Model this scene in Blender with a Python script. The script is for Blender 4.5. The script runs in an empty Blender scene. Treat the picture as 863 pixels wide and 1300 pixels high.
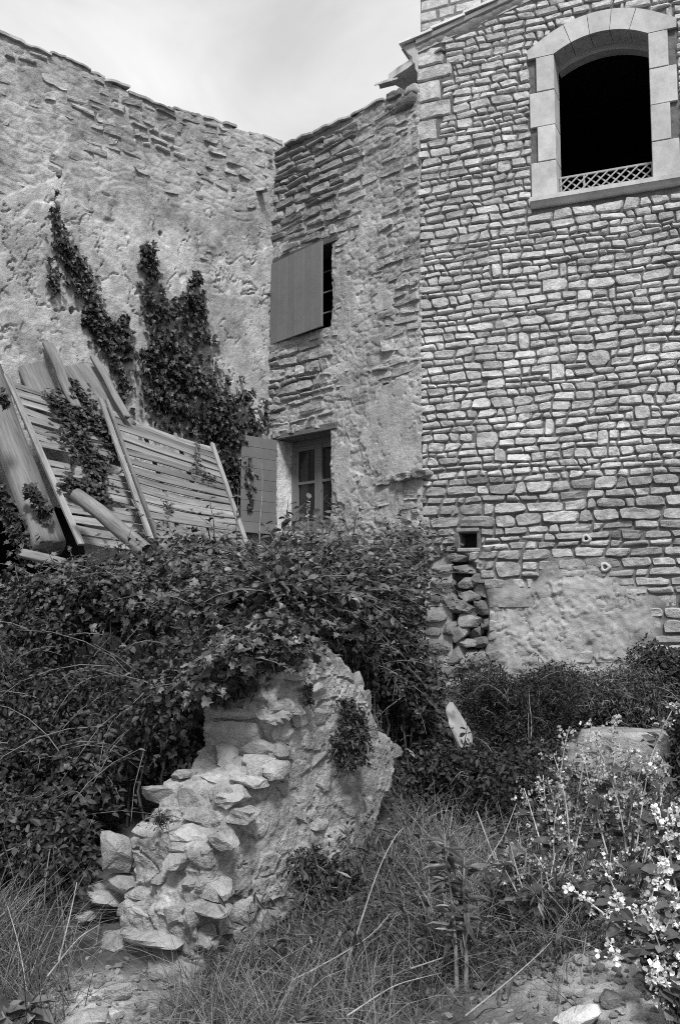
import bpy, math, random
import numpy as np
from mathutils import Vector

random.seed(7)
rng = np.random.default_rng(11)
S = bpy.context.scene
COL = S.collection

# ------------------------------------------------------------------ camera, sky, sun, exposure
F_PX, CX, CY, CAM_H = 1300.0, 431.5, 650.0, 1.6
PITCH = math.atan(140.0 / F_PX)
cam_d = bpy.data.cameras.new('camera')
cam = bpy.data.objects.new('camera', cam_d)
COL.objects.link(cam)
cam.location = (0, 0, CAM_H)
cam.rotation_euler = (math.pi / 2 + PITCH, 0, 0)
cam_d.sensor_fit = 'VERTICAL'
cam_d.sensor_height = 36.0
cam_d.lens = 36.0 * F_PX / 1300.0
cam_d.clip_end = 2000
S.camera = cam

SUN_EL, SUN_AZ = math.radians(52), math.radians(8)      # azimuth measured from straight behind the camera, to the right
W = bpy.data.worlds.new('World')
S.world = W
W.use_nodes = True
wn, wl = W.node_tree.nodes, W.node_tree.links
wn.clear()
w_out = wn.new('ShaderNodeOutputWorld')
w_bg = wn.new('ShaderNodeBackground')
w_bg.inputs['Strength'].default_value = 0.072
sky = wn.new('ShaderNodeTexSky')
sky.sky_type = 'NISHITA'
sky.sun_disc = False
sky.sun_elevation = SUN_EL
sky.sun_rotation = math.pi - SUN_AZ
sky.air_density = 1.0
sky.dust_density = 4.0
bw = wn.new('ShaderNodeRGBToBW')
tc = wn.new('ShaderNodeTexCoord')
mp = wn.new('ShaderNodeMapping')
mp.inputs['Scale'].default_value = (1.0, 1.0, 2.2)
n1 = wn.new('ShaderNodeTexNoise')
n1.inputs['Scale'].default_value = 3.0
n1.inputs['Detail'].default_value = 7
n1.inputs['Roughness'].default_value = 0.52
n1.inputs['Distortion'].default_value = 0.5
cr = wn.new('ShaderNodeMapRange')
cr.inputs['From Min'].default_value = 0.33
cr.inputs['From Max'].default_value = 0.68
cr.inputs['To Min'].default_value = 4.5
cr.inputs['To Max'].default_value = 7.9
mx = wn.new('ShaderNodeMix')
mx.data_type = 'FLOAT'
mx.inputs[0].default_value = 0.88          # cloud cover over the clear sky
wl.new(tc.outputs['Generated'], mp.inputs['Vector'])
wl.new(mp.outputs['Vector'], n1.inputs['Vector'])
wl.new(n1.outputs['Fac'], cr.inputs['Value'])
wl.new(sky.outputs['Color'], bw.inputs['Color'])
wl.new(bw.outputs['Val'], mx.inputs[2])
wl.new(cr.outputs['Result'], mx.inputs[3])
wl.new(mx.outputs[0], w_bg.inputs['Color'])
wl.new(w_bg.outputs['Background'], w_out.inputs['Surface'])

sun_d = bpy.data.lights.new('sun', 'SUN')
sun_d.energy = 2.2
sun_d.angle = math.radians(11)
sun_d.color = (1.0, 1.0, 1.0)
sun = bpy.data.objects.new('sun', sun_d)
COL.objects.link(sun)
sun_vec = Vector((math.cos(SUN_EL) * math.sin(SUN_AZ), -math.cos(SUN_EL) * math.cos(SUN_AZ), math.sin(SUN_EL)))
sun.rotation_euler = sun_vec.to_track_quat('Z', 'Y').to_euler()
sun.location = sun_vec * 30

S.view_settings.view_transform = 'Standard'
S.view_settings.look = 'None'
S.view_settings.gamma = 1.0
S.view_settings.exposure = 1.15
S.view_settings.use_curve_mapping = False
S.render.engine = 'CYCLES'
S.cycles.max_bounces = 6
S.cycles.diffuse_bounces = 3
S.cycles.use_denoising = False
S.cycles.pixel_filter_type = 'BLACKMAN_HARRIS'
S.cycles.filter_width = 1.05

# ------------------------------------------------------------------ helpers
A = np.asarray


def ray(px, py):
    s, c = math.sin(PITCH), math.cos(PITCH)
    a, b = (px - CX) / F_PX, (CY - py) / F_PX
    return np.array([a, c - b * s, s + b * c])


def P(px, py, Y):
    """world point seen at pixel (px, py) at forward distance Y"""
    d = ray(px, py)
    return np.array([0, 0, CAM_H]) + d * (Y / d[1])


def project(p):
    p = np.atleast_2d(p) - np.array([0, 0, CAM_H])
    s, c = math.sin(PITCH), math.cos(PITCH)
    f = p[:, 1] * c + p[:, 2] * s
    u = -p[:, 1] * s + p[:, 2] * c
    return np.stack([CX + F_PX * p[:, 0] / f, CY - F_PX * u / f], 1)


def nz(v):
    v = np.asarray(v, float)
    return v / (np.linalg.norm(v, axis=-1, keepdims=True) + 1e-12)


def _hash(ix, iy, iz, seed):
    h = (ix.astype(np.uint32) * np.uint32(374761393) + iy.astype(np.uint32) * np.uint32(668265263)
         + iz.astype(np.uint32) * np.uint32(2147483647) + np.uint32((seed * 974711 + 12345) & 0xffffffff))
    h = (h ^ (h >> np.uint32(13))) * np.uint32(1274126177)
    h = (h ^ (h >> np.uint32(16))) * np.uint32(2246822519)
    return ((h ^ (h >> np.uint32(15))) & np.uint32(0xffffff)).astype(np.float64) / float(0xffffff)


def vnoise(p, seed=0):
    p = np.asarray(p, float)
    if p.shape[-1] == 2:
        p = np.concatenate([p, np.full(p.shape[:-1] + (1,), 0.37)], -1)
    i = np.floor(p).astype(np.int64)
    f = p - i
    f = f * f * f * (f * (f * 6 - 15) + 10)
    r = 0
    for dx in (0, 1):
        wx = f[..., 0] if dx else 1 - f[..., 0]
        for dy in (0, 1):
            wy = f[..., 1] if dy else 1 - f[..., 1]
            for dz in (0, 1):
                wz = f[..., 2] if dz else 1 - f[..., 2]
                r = r + wx * wy * wz * _hash(i[..., 0] + dx, i[..., 1] + dy, i[..., 2] + dz, seed)
    return r * 2 - 1


def fbm(p, octv=4, seed=0, gain=0.5):
    p = np.asarray(p, float)
    a, t, r = 1.0, 0.0, 0.0
    for k in range(octv):
        r = r + a * vnoise(p * (2.03 ** k) + 17.3 * k, seed + k * 7)
        t += a
        a *= gain
    return r / t


def worley(p, seed=0):
    """2-D cellular noise: F1, F2, id"""
    p = np.asarray(p, float)
    i = np.floor(p).astype(np.int64)
    f1 = np.full(p.shape[:-1], 9.0)
    f2 = f1.copy()
    idv = f1.copy()
    for dx in (-1, 0, 1):
        for dy in (-1, 0, 1):
            cx, cy = i[..., 0] + dx, i[..., 1] + dy
            zz = np.zeros_like(cx)
            qx = cx + 0.12 + 0.76 * _hash(cx, cy, zz, seed)
            qy = cy + 0.12 + 0.76 * _hash(cx, cy, zz + 1, seed)
            d = np.hypot(p[..., 0] - qx, p[..., 1] - qy)
            new = d < f1
            f2 = np.where(new, f1, np.minimum(f2, d))
            idv = np.where(new, _hash(cx, cy, zz + 2, seed), idv)
            f1 = np.where(new, d, f1)
    return f1, f2, idv


def sstep(a, b, x):
    t = np.clip((x - a) / (b - a), 0, 1)
    return t * t * (3 - 2 * t)


ORIGIN = {}


def finish(o, parent, origin):
    po = ORIGIN[parent.name] if parent is not None else np.zeros(3)
    if parent is not None:
        o.parent = parent
    o.location = tuple(np.asarray(origin, float) - po)
    ORIGIN[o.name] = np.asarray(origin, float)


def empty(name, loc, label, cat, group=None):
    o = bpy.data.objects.new(name, None)
    o.empty_display_size = 0.1
    COL.objects.link(o)
    finish(o, None, loc)
    tag(o, label, cat, group)
    return o


def tag(o, label=None, cat=None, group=None, kind=None):
    if label: o['label'] = label
    if cat: o['category'] = cat
    if group: o['group'] = group
    if kind: o['kind'] = kind
    return o


def mk(name, V, faces, mat, parent=None, origin=None, smooth=True, tone=1.0, kind=None, gc=None):
    """one mesh object from world-space vertices; faces: (M,k) array or list of tuples / list of arrays"""
    V = np.asarray(V, float)
    if origin is None:
        origin = np.array([V[:, 0].mean(), V[:, 1].mean(), V[:, 2].min()])
    me = bpy.data.meshes.new(name)
    L = (V - origin).astype(np.float32)
    if isinstance(faces, np.ndarray):
        faces = [faces]
    if isinstance(faces, list) and len(faces) and isinstance(faces[0], np.ndarray):
        me.vertices.add(len(L))
        me.vertices.foreach_set('co', L.ravel())
        idx = np.concatenate([f.ravel() for f in faces]).astype(np.int32)
        cnt = np.concatenate([np.full(len(f), f.shape[1], np.int32) for f in faces])
        me.loops.add(len(idx))
        me.loops.foreach_set('vertex_index', idx)
        me.polygons.add(len(cnt))
        me.polygons.foreach_set('loop_start', np.concatenate([[0], np.cumsum(cnt)[:-1]]).astype(np.int32))
        me.update(calc_edges=True)
    else:
        me.from_pydata(L.tolist(), [], faces)
    at = me.attributes.new('tone', 'FLOAT', 'POINT')
    at.data.foreach_set('value', np.broadcast_to(np.asarray(tone, np.float32), (len(L),)).astype(np.float32).copy())
    if gc is not None:
        ga = me.attributes.new('grain', 'FLOAT_VECTOR', 'POINT')
        ga.data.foreach_set('vector', np.asarray(gc, np.float32).ravel())
    me.polygons.foreach_set('use_smooth', np.full(len(me.polygons), smooth))
    me.materials.append(mat)
    me.validate()
    o = bpy.data.objects.new(name, me)
    COL.objects.link(o)
    finish(o, parent, origin)
    if kind: o['kind'] = kind
    return o


def join(parts):
    """parts: list of (V, F array) -> V, list of F arrays"""
    Vs, Fs, off = [], {}, 0
    for V, F in parts:
        V = np.asarray(V, float)
        F = np.asarray(F)
        Vs.append(V)
        Fs.setdefault(F.shape[1], []).append(F + off)
        off += len(V)
    return np.concatenate(Vs), [np.concatenate(v) for v in Fs.values()]


BOXF = np.array([[0, 3, 2, 1], [4, 5, 6, 7], [0, 1, 5, 4], [1, 2, 6, 5], [2, 3, 7, 6], [3, 0, 4, 7]])


def obox(o, ax, ay, az, bev=0.0):
    """box with corner o and three edge vectors; optional chamfer made by insetting each face"""
    o, ax, ay, az = A(o, float), A(ax, float), A(ay, float), A(az, float)
    if bev <= 0:
        v = [o, o + ax, o + ax + ay, o + ay]
        return np.array(v + [q + az for q in v]), BOXF
    c = o + (ax + ay + az) / 2
    hs = [np.linalg.norm(a) / 2 for a in (ax, ay, az)]
    ds = [a / (2 * h) for a, h in zip((ax, ay, az), hs)]
    V, F = [], []
    vid = {}
    for sx in (-1, 1):
        for sy in (-1, 1):
            for sz in (-1, 1):
                sg = (sx, sy, sz)
                for k in range(3):
                    q = c.copy()
                    for j in range(3):
                        q = q + ds[j] * sg[j] * (hs[j] if j == k else hs[j] - bev)
                    vid[(sg, k)] = len(V)
                    V.append(q)
    def quad(a): F.append(a)
    for k in range(3):
        i, j = (k + 1) % 3, (k + 2) % 3
        for s in (-1, 1):
            q = []
            for (a, b) in ((-1, -1), (1, -1), (1, 1), (-1, 1)):
                sg = [0, 0, 0]; sg[k] = s; sg[i] = a; sg[j] = b
                q.append(vid[(tuple(sg), k)])
            quad(q if s > 0 else q[::-1])
    for k in range(3):                      # edges along axis k
        i, j = (k + 1) % 3, (k + 2) % 3
        for a in (-1, 1):
            for b in (-1, 1):
                s0 = [0, 0, 0]; s0[k] = -1; s0[i] = a; s0[j] = b
                s1 = list(s0); s1[k] = 1
                q = [vid[(tuple(s0), i)], vid[(tuple(s1), i)], vid[(tuple(s1), j)], vid[(tuple(s0), j)]]
                quad(q if a * b < 0 else q[::-1])
    for sx in (-1, 1):
        for sy in (-1, 1):
            for sz in (-1, 1):
                t = [vid[((sx, sy, sz), k)] for k in range(3)]
                t = t if sx * sy * sz > 0 else t[::-1]
                F.append(t + [t[2]])
    # degenerate corner quads -> triangles
    V = np.array(V)
    return V, [tuple(f[:3]) if len(set(f)) == 3 else tuple(f) for f in F]


def box(name, o, ax, ay, az, mat, parent, bev=0.0, tone=1.0, rough=0.0, **kw):
    if np.dot(np.cross(ax, ay), az) < 0:
        ax, ay = ay, ax
    V, F = obox(o, ax, ay, az, bev)
    if rough:
        V = V + rough * np.stack([vnoise(V * 3.1, 3), vnoise(V * 3.1, 4), vnoise(V * 3.1, 5)], 1)
    es = sorted([A(ax, float), A(ay, float), A(az, float)], key=lambda e: -np.linalg.norm(e))
    R_ = (V - A(o, float)) @ np.stack([nz(e) for e in es], 1) * A([.07, 1, 1]) + (random.random() * 9, 0, 0)
    kw.setdefault('gc', R_)
    return mk(name, V, F if not isinstance(F, np.ndarray) else [F], mat, parent, smooth=False, tone=tone, **kw)


def tube(pts, rad, sides=5):
    pts = A(pts, float)
    n = len(pts)
    rad = np.broadcast_to(A(rad, float), (n,))
    t = nz(np.gradient(pts, axis=0))
    ref = np.where(np.abs(t[:, 2:3]) > 0.9, np.array([[1., 0, 0]]), np.array([[0., 0, 1]]))
    a = nz(np.cross(t, ref))
    b = np.cross(t, a)
    an = np.arange(sides) * 2 * math.pi / sides
    V = pts[:, None] + rad[:, None, None] * (np.cos(an)[None, :, None] * a[:, None] + np.sin(an)[None, :, None] * b[:, None])
    i = np.arange(n - 1)[:, None] * sides
    j = np.arange(sides)[None]
    k = (j + 1) % sides
    F = np.stack([i + j, i + k, i + sides + k, i + sides + j], -1).reshape(-1, 4)
    return V.reshape(-1, 3), F


def gridfaces(nu, nv, mask=None):
    i = np.arange(nv - 1)[:, None] * nu
    j = np.arange(nu - 1)[None]
    F = np.stack([i + j, i + j + 1, i + nu + j + 1, i + nu + j], -1)
    F = F.reshape(-1, 4)
    return F if mask is None else F[mask.ravel()]


# ------------------------------------------------------------------ materials (black and white picture: every colour is neutral grey)
def material(name, base, var=0.25, scales=(1.2, 9.0, 60.0), bump=0.5, bump_scale=45.0, rough=0.9, spec=0.2,
             dist=0.01, stain=0.0, tone_attr=True, grain=None, coarse=0.0, blotch=0.0):
    m = bpy.data.materials.new(name)
    m.use_nodes = True
    N, Lk = m.node_tree.nodes, m.node_tree.links
    N.clear()
    out = N.new('ShaderNodeOutputMaterial')
    b = N.new('ShaderNodeBsdfPrincipled')
    b.inputs['Roughness'].default_value = rough
    b.inputs['Specular IOR Level'].default_value = spec
    geo = N.new('ShaderNodeNewGeometry')
    vec = geo.outputs['Position']
    if grain is not None:
        ga = N.new('ShaderNodeAttribute')
        ga.attribute_name = 'grain'
        vec = ga.outputs['Vector']

    def noise(sc, det=4, ro=0.6):
        n = N.new('ShaderNodeTexNoise')
        n.inputs['Scale'].default_value = sc
        n.inputs['Detail'].default_value = det
        n.inputs['Roughness'].default_value = ro
        Lk.new(vec, n.inputs['Vector'])
        return n.outputs['Fac']

    def math_(op, a, b_, clamp=False):
        n = N.new('ShaderNodeMath')
        n.operation = op
        n.use_clamp = clamp
        for k, v in enumerate((a, b_)):
            if isinstance(v, (int, float)):
                n.inputs[k].default_value = v
            else:
                Lk.new(v, n.inputs[k])
        return n.outputs[0]
    acc = None
    for sc, wgt in zip(scales, (0.9, 0.8, 0.6)):
        t = math_('MULTIPLY', math_('SUBTRACT', noise(sc), 0.5), 2.6 * wgt * var)
        acc = t if acc is None else math_('ADD', acc, t)
    val = math_('MULTIPLY', math_('ADD', acc, 1.0), base)
    if stain > 0:
        s = math_('MULTIPLY', math_('SUBTRACT', noise(2.7, 6, 0.68), 0.54), 7.0, True)
        val = math_('MULTIPLY', val, math_('SUBTRACT', 1.0, math_('MULTIPLY', s, stain)))
    if blotch > 0:                           # weathering stains with edges of their own
        s2 = math_('MULTIPLY', math_('SUBTRACT', noise(1.15, 8, 0.72), 0.49), 9.0, True)
        val = math_('MULTIPLY', val, math_('SUBTRACT', 1.0, math_('MULTIPLY', s2, blotch)))
    if tone_attr:
        at = N.new('ShaderNodeAttribute')
        at.attribute_name = 'tone'
        val = math_('MULTIPLY', val, at.outputs['Fac'])
    val = math_('MAXIMUM', val, 0.006)
    Lk.new(val, b.inputs['Base Color'])
    if bump > 0:
        bp = N.new('ShaderNodeBump')
        bp.inputs['Strength'].default_value = bump
        bp.inputs['Distance'].default_value = dist
        h = noise(bump_scale, 8, 0.66)
        if coarse > 0:
            h = math_('ADD', h, math_('MULTIPLY', noise(bump_scale * 0.3, 3, 0.5), coarse))
        Lk.new(h, bp.inputs['Height'])
        Lk.new(bp.outputs['Normal'], b.inputs['Normal'])
    Lk.new(b.outputs['BSDF'], out.inputs['Surface'])
    return m


def leaf_material(name, base, rough=0.42, spec=0.5, trans=0.25):
    m = bpy.data.materials.new(name)
    m.use_nodes = True
    N, Lk = m.node_tree.nodes, m.node_tree.links
    N.clear()
    out = N.new('ShaderNodeOutputMaterial')
    b = N.new('ShaderNodeBsdfPrincipled')
    b.inputs['Roughness'].default_value = rough
    b.inputs['Specular IOR Level'].default_value = spec
    t = N.new('ShaderNodeBsdfTranslucent')
    mixs = N.new('ShaderNodeMixShader')
    mixs.inputs[0].default_value = trans
    at = N.new('ShaderNodeAttribute')
    at.attribute_name = 'tone'
    mu = N.new('ShaderNodeMath')
    mu.operation = 'MULTIPLY'
    mu.inputs[1].default_value = base
    Lk.new(at.outputs['Fac'], mu.inputs[0])
    geo = N.new('ShaderNodeNewGeometry')
    no = N.new('ShaderNodeTexNoise')
    no.inputs['Scale'].default_value = 30
    no.inputs['Detail'].default_value = 3
    Lk.new(geo.outputs['Position'], no.inputs['Vector'])
    mr = N.new('ShaderNodeMapRange')
    mr.inputs['From Min'].default_value = 0.3
    mr.inputs['From Max'].default_value = 0.7
    mr.inputs['To Min'].default_value = 0.7
    mr.inputs['To Max'].default_value = 1.3
    Lk.new(no.outputs['Fac'], mr.inputs['Value'])
    m2 = N.new('ShaderNodeMath')
    m2.operation = 'MULTIPLY'
    Lk.new(mu.outputs[0], m2.inputs[0])
    Lk.new(mr.outputs['Result'], m2.inputs[1])
    Lk.new(m2.outputs[0], b.inputs['Base Color'])
    Lk.new(m2.outputs[0], t.inputs['Color'])
    Lk.new(b.outputs['BSDF'], mixs.inputs[1])
    Lk.new(t.outputs['BSDF'], mixs.inputs[2])
    Lk.new(mixs.outputs[0], out.inputs['Surface'])
    return m


M_STONE = material('limestone', 0.44, 0.42, (2.0, 16, 85), 0.9, 55, dist=0.012, coarse=1.0, stain=0.2, blotch=0.13)
M_RSTONE = material('rubble_stone', 0.30, 0.5, (2.0, 14, 80), 1.0, 50, dist=0.014, coarse=1.2, stain=0.28)
M_MORT = material('lime_mortar', 0.325, 0.5, (1.6, 11, 90), 1.0, 70, dist=0.012, coarse=1.0, stain=0.3, blotch=0.25)
M_RUIN = material('ruin_mortar', 0.285, 0.6, (3.0, 24, 170), 1.0, 130, dist=0.010, coarse=1.3, stain=0.25)
M_JOINT = material('joint_earth', 0.12, 0.4, (1.6, 9, 80), 0.9, 60, stain=0.3)
M_REND = material('old_render', 0.33, 0.62, (1.3, 8, 85), 1.0, 70, dist=0.012, coarse=1.0, stain=0.4, blotch=0.3)
M_DRESS = material('dressed_stone', 0.42, 0.32, (1.2, 7, 90), 0.4, 120, dist=0.004, stain=0.22)
M_TILE = material('clay_tile', 0.30, 0.4, (3, 15, 70), 0.6, 70, stain=0.35)
M_VERGE = material('verge_plaster', 0.44, 0.2, (2, 9, 70), 0.4, 60)
M_SHUT = material('shutter_paint', 0.14, 0.16, (1.5, 8, 60), 0.12, 90, rough=0.6, spec=0.3)
M_SASH = material('sash_paint', 0.13, 0.12, (1.5, 8, 60), 0.12, 90, rough=0.6, spec=0.3)
M_WOOD = material('weathered_wood', 0.17, 0.8, (3, 26, 110), 0.5, 40, grain=1, stain=0.25)
M_BEAM = material('old_beam', 0.15, 0.7, (3, 26, 110), 0.7, 40, grain=1, stain=0.3, dist=.012)
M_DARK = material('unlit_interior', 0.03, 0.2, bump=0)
M_IRON = material('iron', 0.12, 0.2, bump=0.2, rough=0.7)
M_RAIL = material('lattice_paint', 0.3, 0.1, bump=0.1)
M_SOIL = material('soil', 0.075, 0.6, (1.5, 12, 120), 1.0, 40, dist=0.02, coarse=1.2, stain=0.4)
M_RUBBLE = material('pale_rubble', 0.255, 0.5, (2.5, 22, 150), 1.0, 110, dist=0.012, coarse=1.3, stain=0.2)
M_ROOF = material('roof_body', 0.2, 0.2)
M_GLASS = material('pane_glass', 0.02, 0.05, bump=0.04, bump_scale=2, rough=0.08, spec=0.3, tone_attr=False)
M_IVY = leaf_material('ivy_leaf', 0.034, 0.45, 0.3, 0.15)
M_BRAM = leaf_material('bramble_leaf', 0.032, 0.5, 0.25, 0.2)
M_WEED = leaf_material('weed_leaf', 0.045, 0.6, 0.2, 0.25)
M_GRASS = leaf_material('dry_grass', 0.17, 0.7, 0.2, 0.3)
M_STALK = leaf_material('pale_stalk', 0.26, 0.7, 0.2, 0.1)
M_STEM = leaf_material('dark_stem', 0.1, 0.8, 0.1, 0.0)
M_PETAL = leaf_material('white_petal', 0.72, 0.7, 0.15, 0.35)


# ------------------------------------------------------------------ wall frames
class Wall:
    def __init__(self, o, u, n):
        self.o, self.u, self.n = A(o, float), A(u, float), A(n, float)

    def pt(self, u, z, w=0.0):
        u, z, w = np.broadcast_arrays(A(u, float), A(z, float), A(w, float))
        r = self.o[None] + u.reshape(-1, 1) * self.u + w.reshape(-1, 1) * self.n
        r[:, 2] = z.ravel()
        return r

    def uz(self, px, py, w=0.0):
        d = ray(px, py)
        c = np.array([0, 0, CAM_H])
        o = self.o + self.n * w
        t = np.dot(o - c, self.n) / np.dot(d, self.n)
        q = c + d * t
        return float(np.dot(q - self.o, self.u)), float(q[2])


CORNER = np.array([(537 - CX) / F_PX * 13.0, 13.0, 0.0])
aR = math.radians(23.5)
WR = Wall(CORNER, (math.cos(aR), -math.sin(aR), 0), (-math.sin(aR), -math.cos(aR), 0))
aM = math.radians(45)
uM = np.array([math.cos(aM), -math.sin(aM), 0])
LM = 3.04
WM = Wall(CORNER - uM * LM, uM, (-math.sin(aM), -math.cos(aM), 0))
aL = math.radians(47)
WL = Wall(WM.o, (math.sin(aL), math.cos(aL), 0), (math.cos(aL), -math.sin(aL), 0))

NSU, NSV = 10, 8
SF = gridfaces(NSU, NSV)


def wall_stone(wall, c4, front, depth, seed, rough=1.0, k=0.45):
    """rough-hewn stone set in a wall. c4: four (u,z) corners BL,BR,TR,TL; front: outward reach"""
    c4 = A(c4, float)
    wd = max(.03, np.linalg.norm(c4[1] - c4[0]))
    ht = max(.02, np.linalg.norm(c4[3] - c4[0]))
    r = random.Random(seed)

    def ax(L, n):
        e1, e2 = min(.006 / L * 2, .12), min(.02 / L * 2, .4)
        m = np.linspace(-1 + e2 * 1.05, 1 - e2 * 1.05, n - 4)
        return np.concatenate([[-1, -1 + e1], m, [1 - e1, 1]])
    s, t = (g.ravel() for g in np.meshgrid(ax(wd, NSU), ax(ht, NSV)))
    m = min(wd, ht)
    # cut each corner by its own amount
    x, y = s.copy(), t.copy()
    for sx in (-1, 1):
        for sy in (-1, 1):
            cut = r.uniform(.15, .75) * k * 1.6
            qd = (s * sx > 0) & (t * sy > 0)
            over = np.clip((np.abs(s) ** 2.2 + np.abs(t) ** 2.2) - 1.0, 0, 1) * qd
            x = x - sx * over * cut * .5 * min(1, 1.6 * m / wd)
            y = y - sy * over * cut * .5 * min(1, 1.2 * m / ht)
    a, b = (x + 1) / 2, (y + 1) / 2
    q = ((1 - a) * (1 - b))[:, None] * c4[0] + (a * (1 - b))[:, None] * c4[1] + (a * b)[:, None] * c4[2] + ((1 - a) * b)[:, None] * c4[3]
    de = np.minimum((1 - np.abs(s)) * wd / 2, (1 - np.abs(t)) * ht / 2)
    prof = np.clip(de / .02, 0, 1) ** .45
    pn = np.stack([q[:, 0], q[:, 1], np.full(len(s), (seed % 977) * 1.37)], 1)
    nb1 = vnoise(pn * np.array([11, 17, 1]), 21)
    nb2 = vnoise(pn * np.array([34, 44, 1]), 9)
    w = -depth + (depth + front) * prof
    w = w + prof * rough * (.016 * r.uniform(-1, 1) * s * min(1, wd / .2) + .014 * r.uniform(-1, 1) * t + .10 * m * nb1 + .006 * nb2)
    jx = vnoise(pn * np.array([16, 16, 1]), 31)
    q = q + (rough * .075 * m) * np.stack([jx, vnoise(pn * np.array([16, 16, 1]), 32)], 1) + .003 * rough * nb2[:, None]
    return wall.pt(q[:, 0], q[:, 1], w)


def courses(wall, ua, ub, za, zb, hfun, wfun, allowed, seed, wave=0.03, joint=0.012, split=0.12, slant=0.0, jit=0.018):
    """coursed rubble: returns list of 4-corner lists"""
    r = random.Random(seed)
    bz = [za]
    while bz[-1] < zb:
        bz.append(bz[-1] + hfun(bz[-1], r))
    out = []

    ph = [[r.uniform(0, 6.28) for _ in range(3)] for _ in bz]

    def bound(i, u):
        p_ = ph[i]
        return bz[i] + wave * (.45 * math.sin(u * 1.9 + p_[0]) + .35 * math.sin(u * 4.3 + p_[1]) + .25 * math.sin(u * 9.1 + p_[2])) + slant * u
    for i in range(len(bz) - 1):
        u = ua - r.random() * .2
        while u < ub:
            zc = (bz[i] + bz[i + 1]) / 2
            wdt = wfun(zc, bz[i + 1] - bz[i], r)
            u1 = u + wdt
            zm = (bound(i, u) + bound(i + 1, u1)) / 2
            # trim against openings
            us = np.arange(u, u1 + 1e-6, 0.02)
            ok = [allowed(x, zm) for x in us]
            lo, hi = u, u1
            if not all(ok):
                if not any(ok):
                    u = u1
                    continue
                best, cur = (0, 0), None
                for j, o in enumerate(ok + [False]):
                    if o and cur is None: cur = j
                    if not o and cur is not None:
                        if j - cur > best[1] - best[0]: best = (cur, j)
                        cur = None
                lo, hi = us[best[0]], us[best[1] - 1]
                if hi - lo < .06:
                    u = u1
                    continue
            g = joint / 2
            c = [(lo + g, bound(i, lo) + g), (hi - g, bound(i, hi) + g), (hi - g, bound(i + 1, hi) - g), (lo + g, bound(i + 1, lo) - g)]
            h = bz[i + 1] - bz[i]

            def jt(c):
                return [(a + r.uniform(-jit, jit) * .7, b + r.uniform(-jit, jit) * .55) for a, b in c]
            if h > .105 and r.random() < split:
                f = r.uniform(.35, .65)
                m0 = c[0][1] + (c[3][1] - c[0][1]) * f
                m1 = c[1][1] + (c[2][1] - c[1][1]) * f
                out.append(jt([c[0], c[1], (c[1][0], m1 - g), (c[0][0], m0 - g)]))
                out.append(jt([(c[0][0], m0 + g), (c[1][0], m1 + g), c[2], c[3]]))
            else:
                out.append(jt(c))
            u = u1
    return out


def tight_courses(ua, ub, za, zb, hfun, wfun, allowed, seed, wave=.03, fine=.012, g=.003):
    """coursed rubble whose neighbours share their joints, so that the stones fit"""
    r = random.Random(seed)
    bz = [za]
    while bz[-1] < zb:
        bz.append(bz[-1] + hfun(bz[-1], r))
    ph = [[r.uniform(0, 6.28) for _ in range(6)] for _ in bz]

    def bound(i, u):
        p_ = ph[i]
        return (bz[i] + wave * (.5 * math.sin(u * 2.3 + p_[0]) + .5 * math.sin(u * 6.1 + p_[1]))
                + fine * (math.sin(u * 17 + p_[2]) + .8 * math.sin(u * 29 + p_[3]) + .5 * math.sin(u * 47 + p_[4])))
    out = []

    def fit(lo_b, lo_t, hi_b, hi_t, i0, i1):
        """corners of a stone between two joints, trimmed against openings"""
        zm = (bound(i0, lo_b) + bound(i1, hi_b)) / 2
        lo, hi = min(lo_b, lo_t), max(hi_b, hi_t)
        us = np.arange(lo, hi + .02, .02)
        ok = [allowed(x, zm) for x in us]
        if not any(ok): return
        if not all(ok):
            best, cur = (0, 0), None
            for j, o in enumerate(ok + [False]):
                if o and cur is None: cur = j
                if not o and cur is not None:
                    if j - cur > best[1] - best[0]: best = (cur, j)
                    cur = None
            a_, b_ = us[best[0]], us[best[1] - 1]
            if b_ - a_ < .05: return
            lo_b, lo_t, hi_b, hi_t = max(lo_b, a_), max(lo_t, a_), min(hi_b, b_), min(hi_t, b_)
        c = [(lo_b + g, bound(i0, lo_b) + g), (hi_b - g, bound(i0, hi_b) + g), (hi_t - g, bound(i1, hi_t) - g), (lo_t + g, bound(i1, lo_t) - g)]
        if min(c[3][1] - c[0][1], c[2][1] - c[1][1]) < .018: return
        if c[1][0] - c[0][0] < .04: return
        out.append(c)
    taken = {}
    for i in range(len(bz) - 1):
        u = ua - r.random() * .2
        sl = 0.0
        while u < ub:
            h = bz[i + 1] - bz[i]
            u1 = u + wfun((bz[i] + bz[i + 1]) / 2, h, r)
            sl1 = r.uniform(-.028, .028)
            blocked = [iv for iv in taken.get(i, []) if iv[0] < u1 and iv[1] > u]
            if blocked:                                    # a tall stone from the course below is in the way
                iv = min(blocked)
                if iv[0] - u > .06:
                    fit(u - sl, u + sl, iv[0], iv[0], i, i + 1)
                u, sl = iv[1], 0.0
                continue
            if i + 2 < len(bz) and r.random() < .03 and h + bz[i + 2] - bz[i + 1] < .24 and not [iv for iv in taken.get(i + 1, []) if iv[0] < u1 and iv[1] > u]:
                fit(u - sl, u, u1, u1, i, i + 2)
                taken.setdefault(i + 1, []).append((u, u1))
                u, sl = u1, 0.0
                continue
            fit(u - sl, u + sl, u1 - sl1, u1 + sl1, i, i + 1)
            u, sl = u1, sl1
    return out


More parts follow.
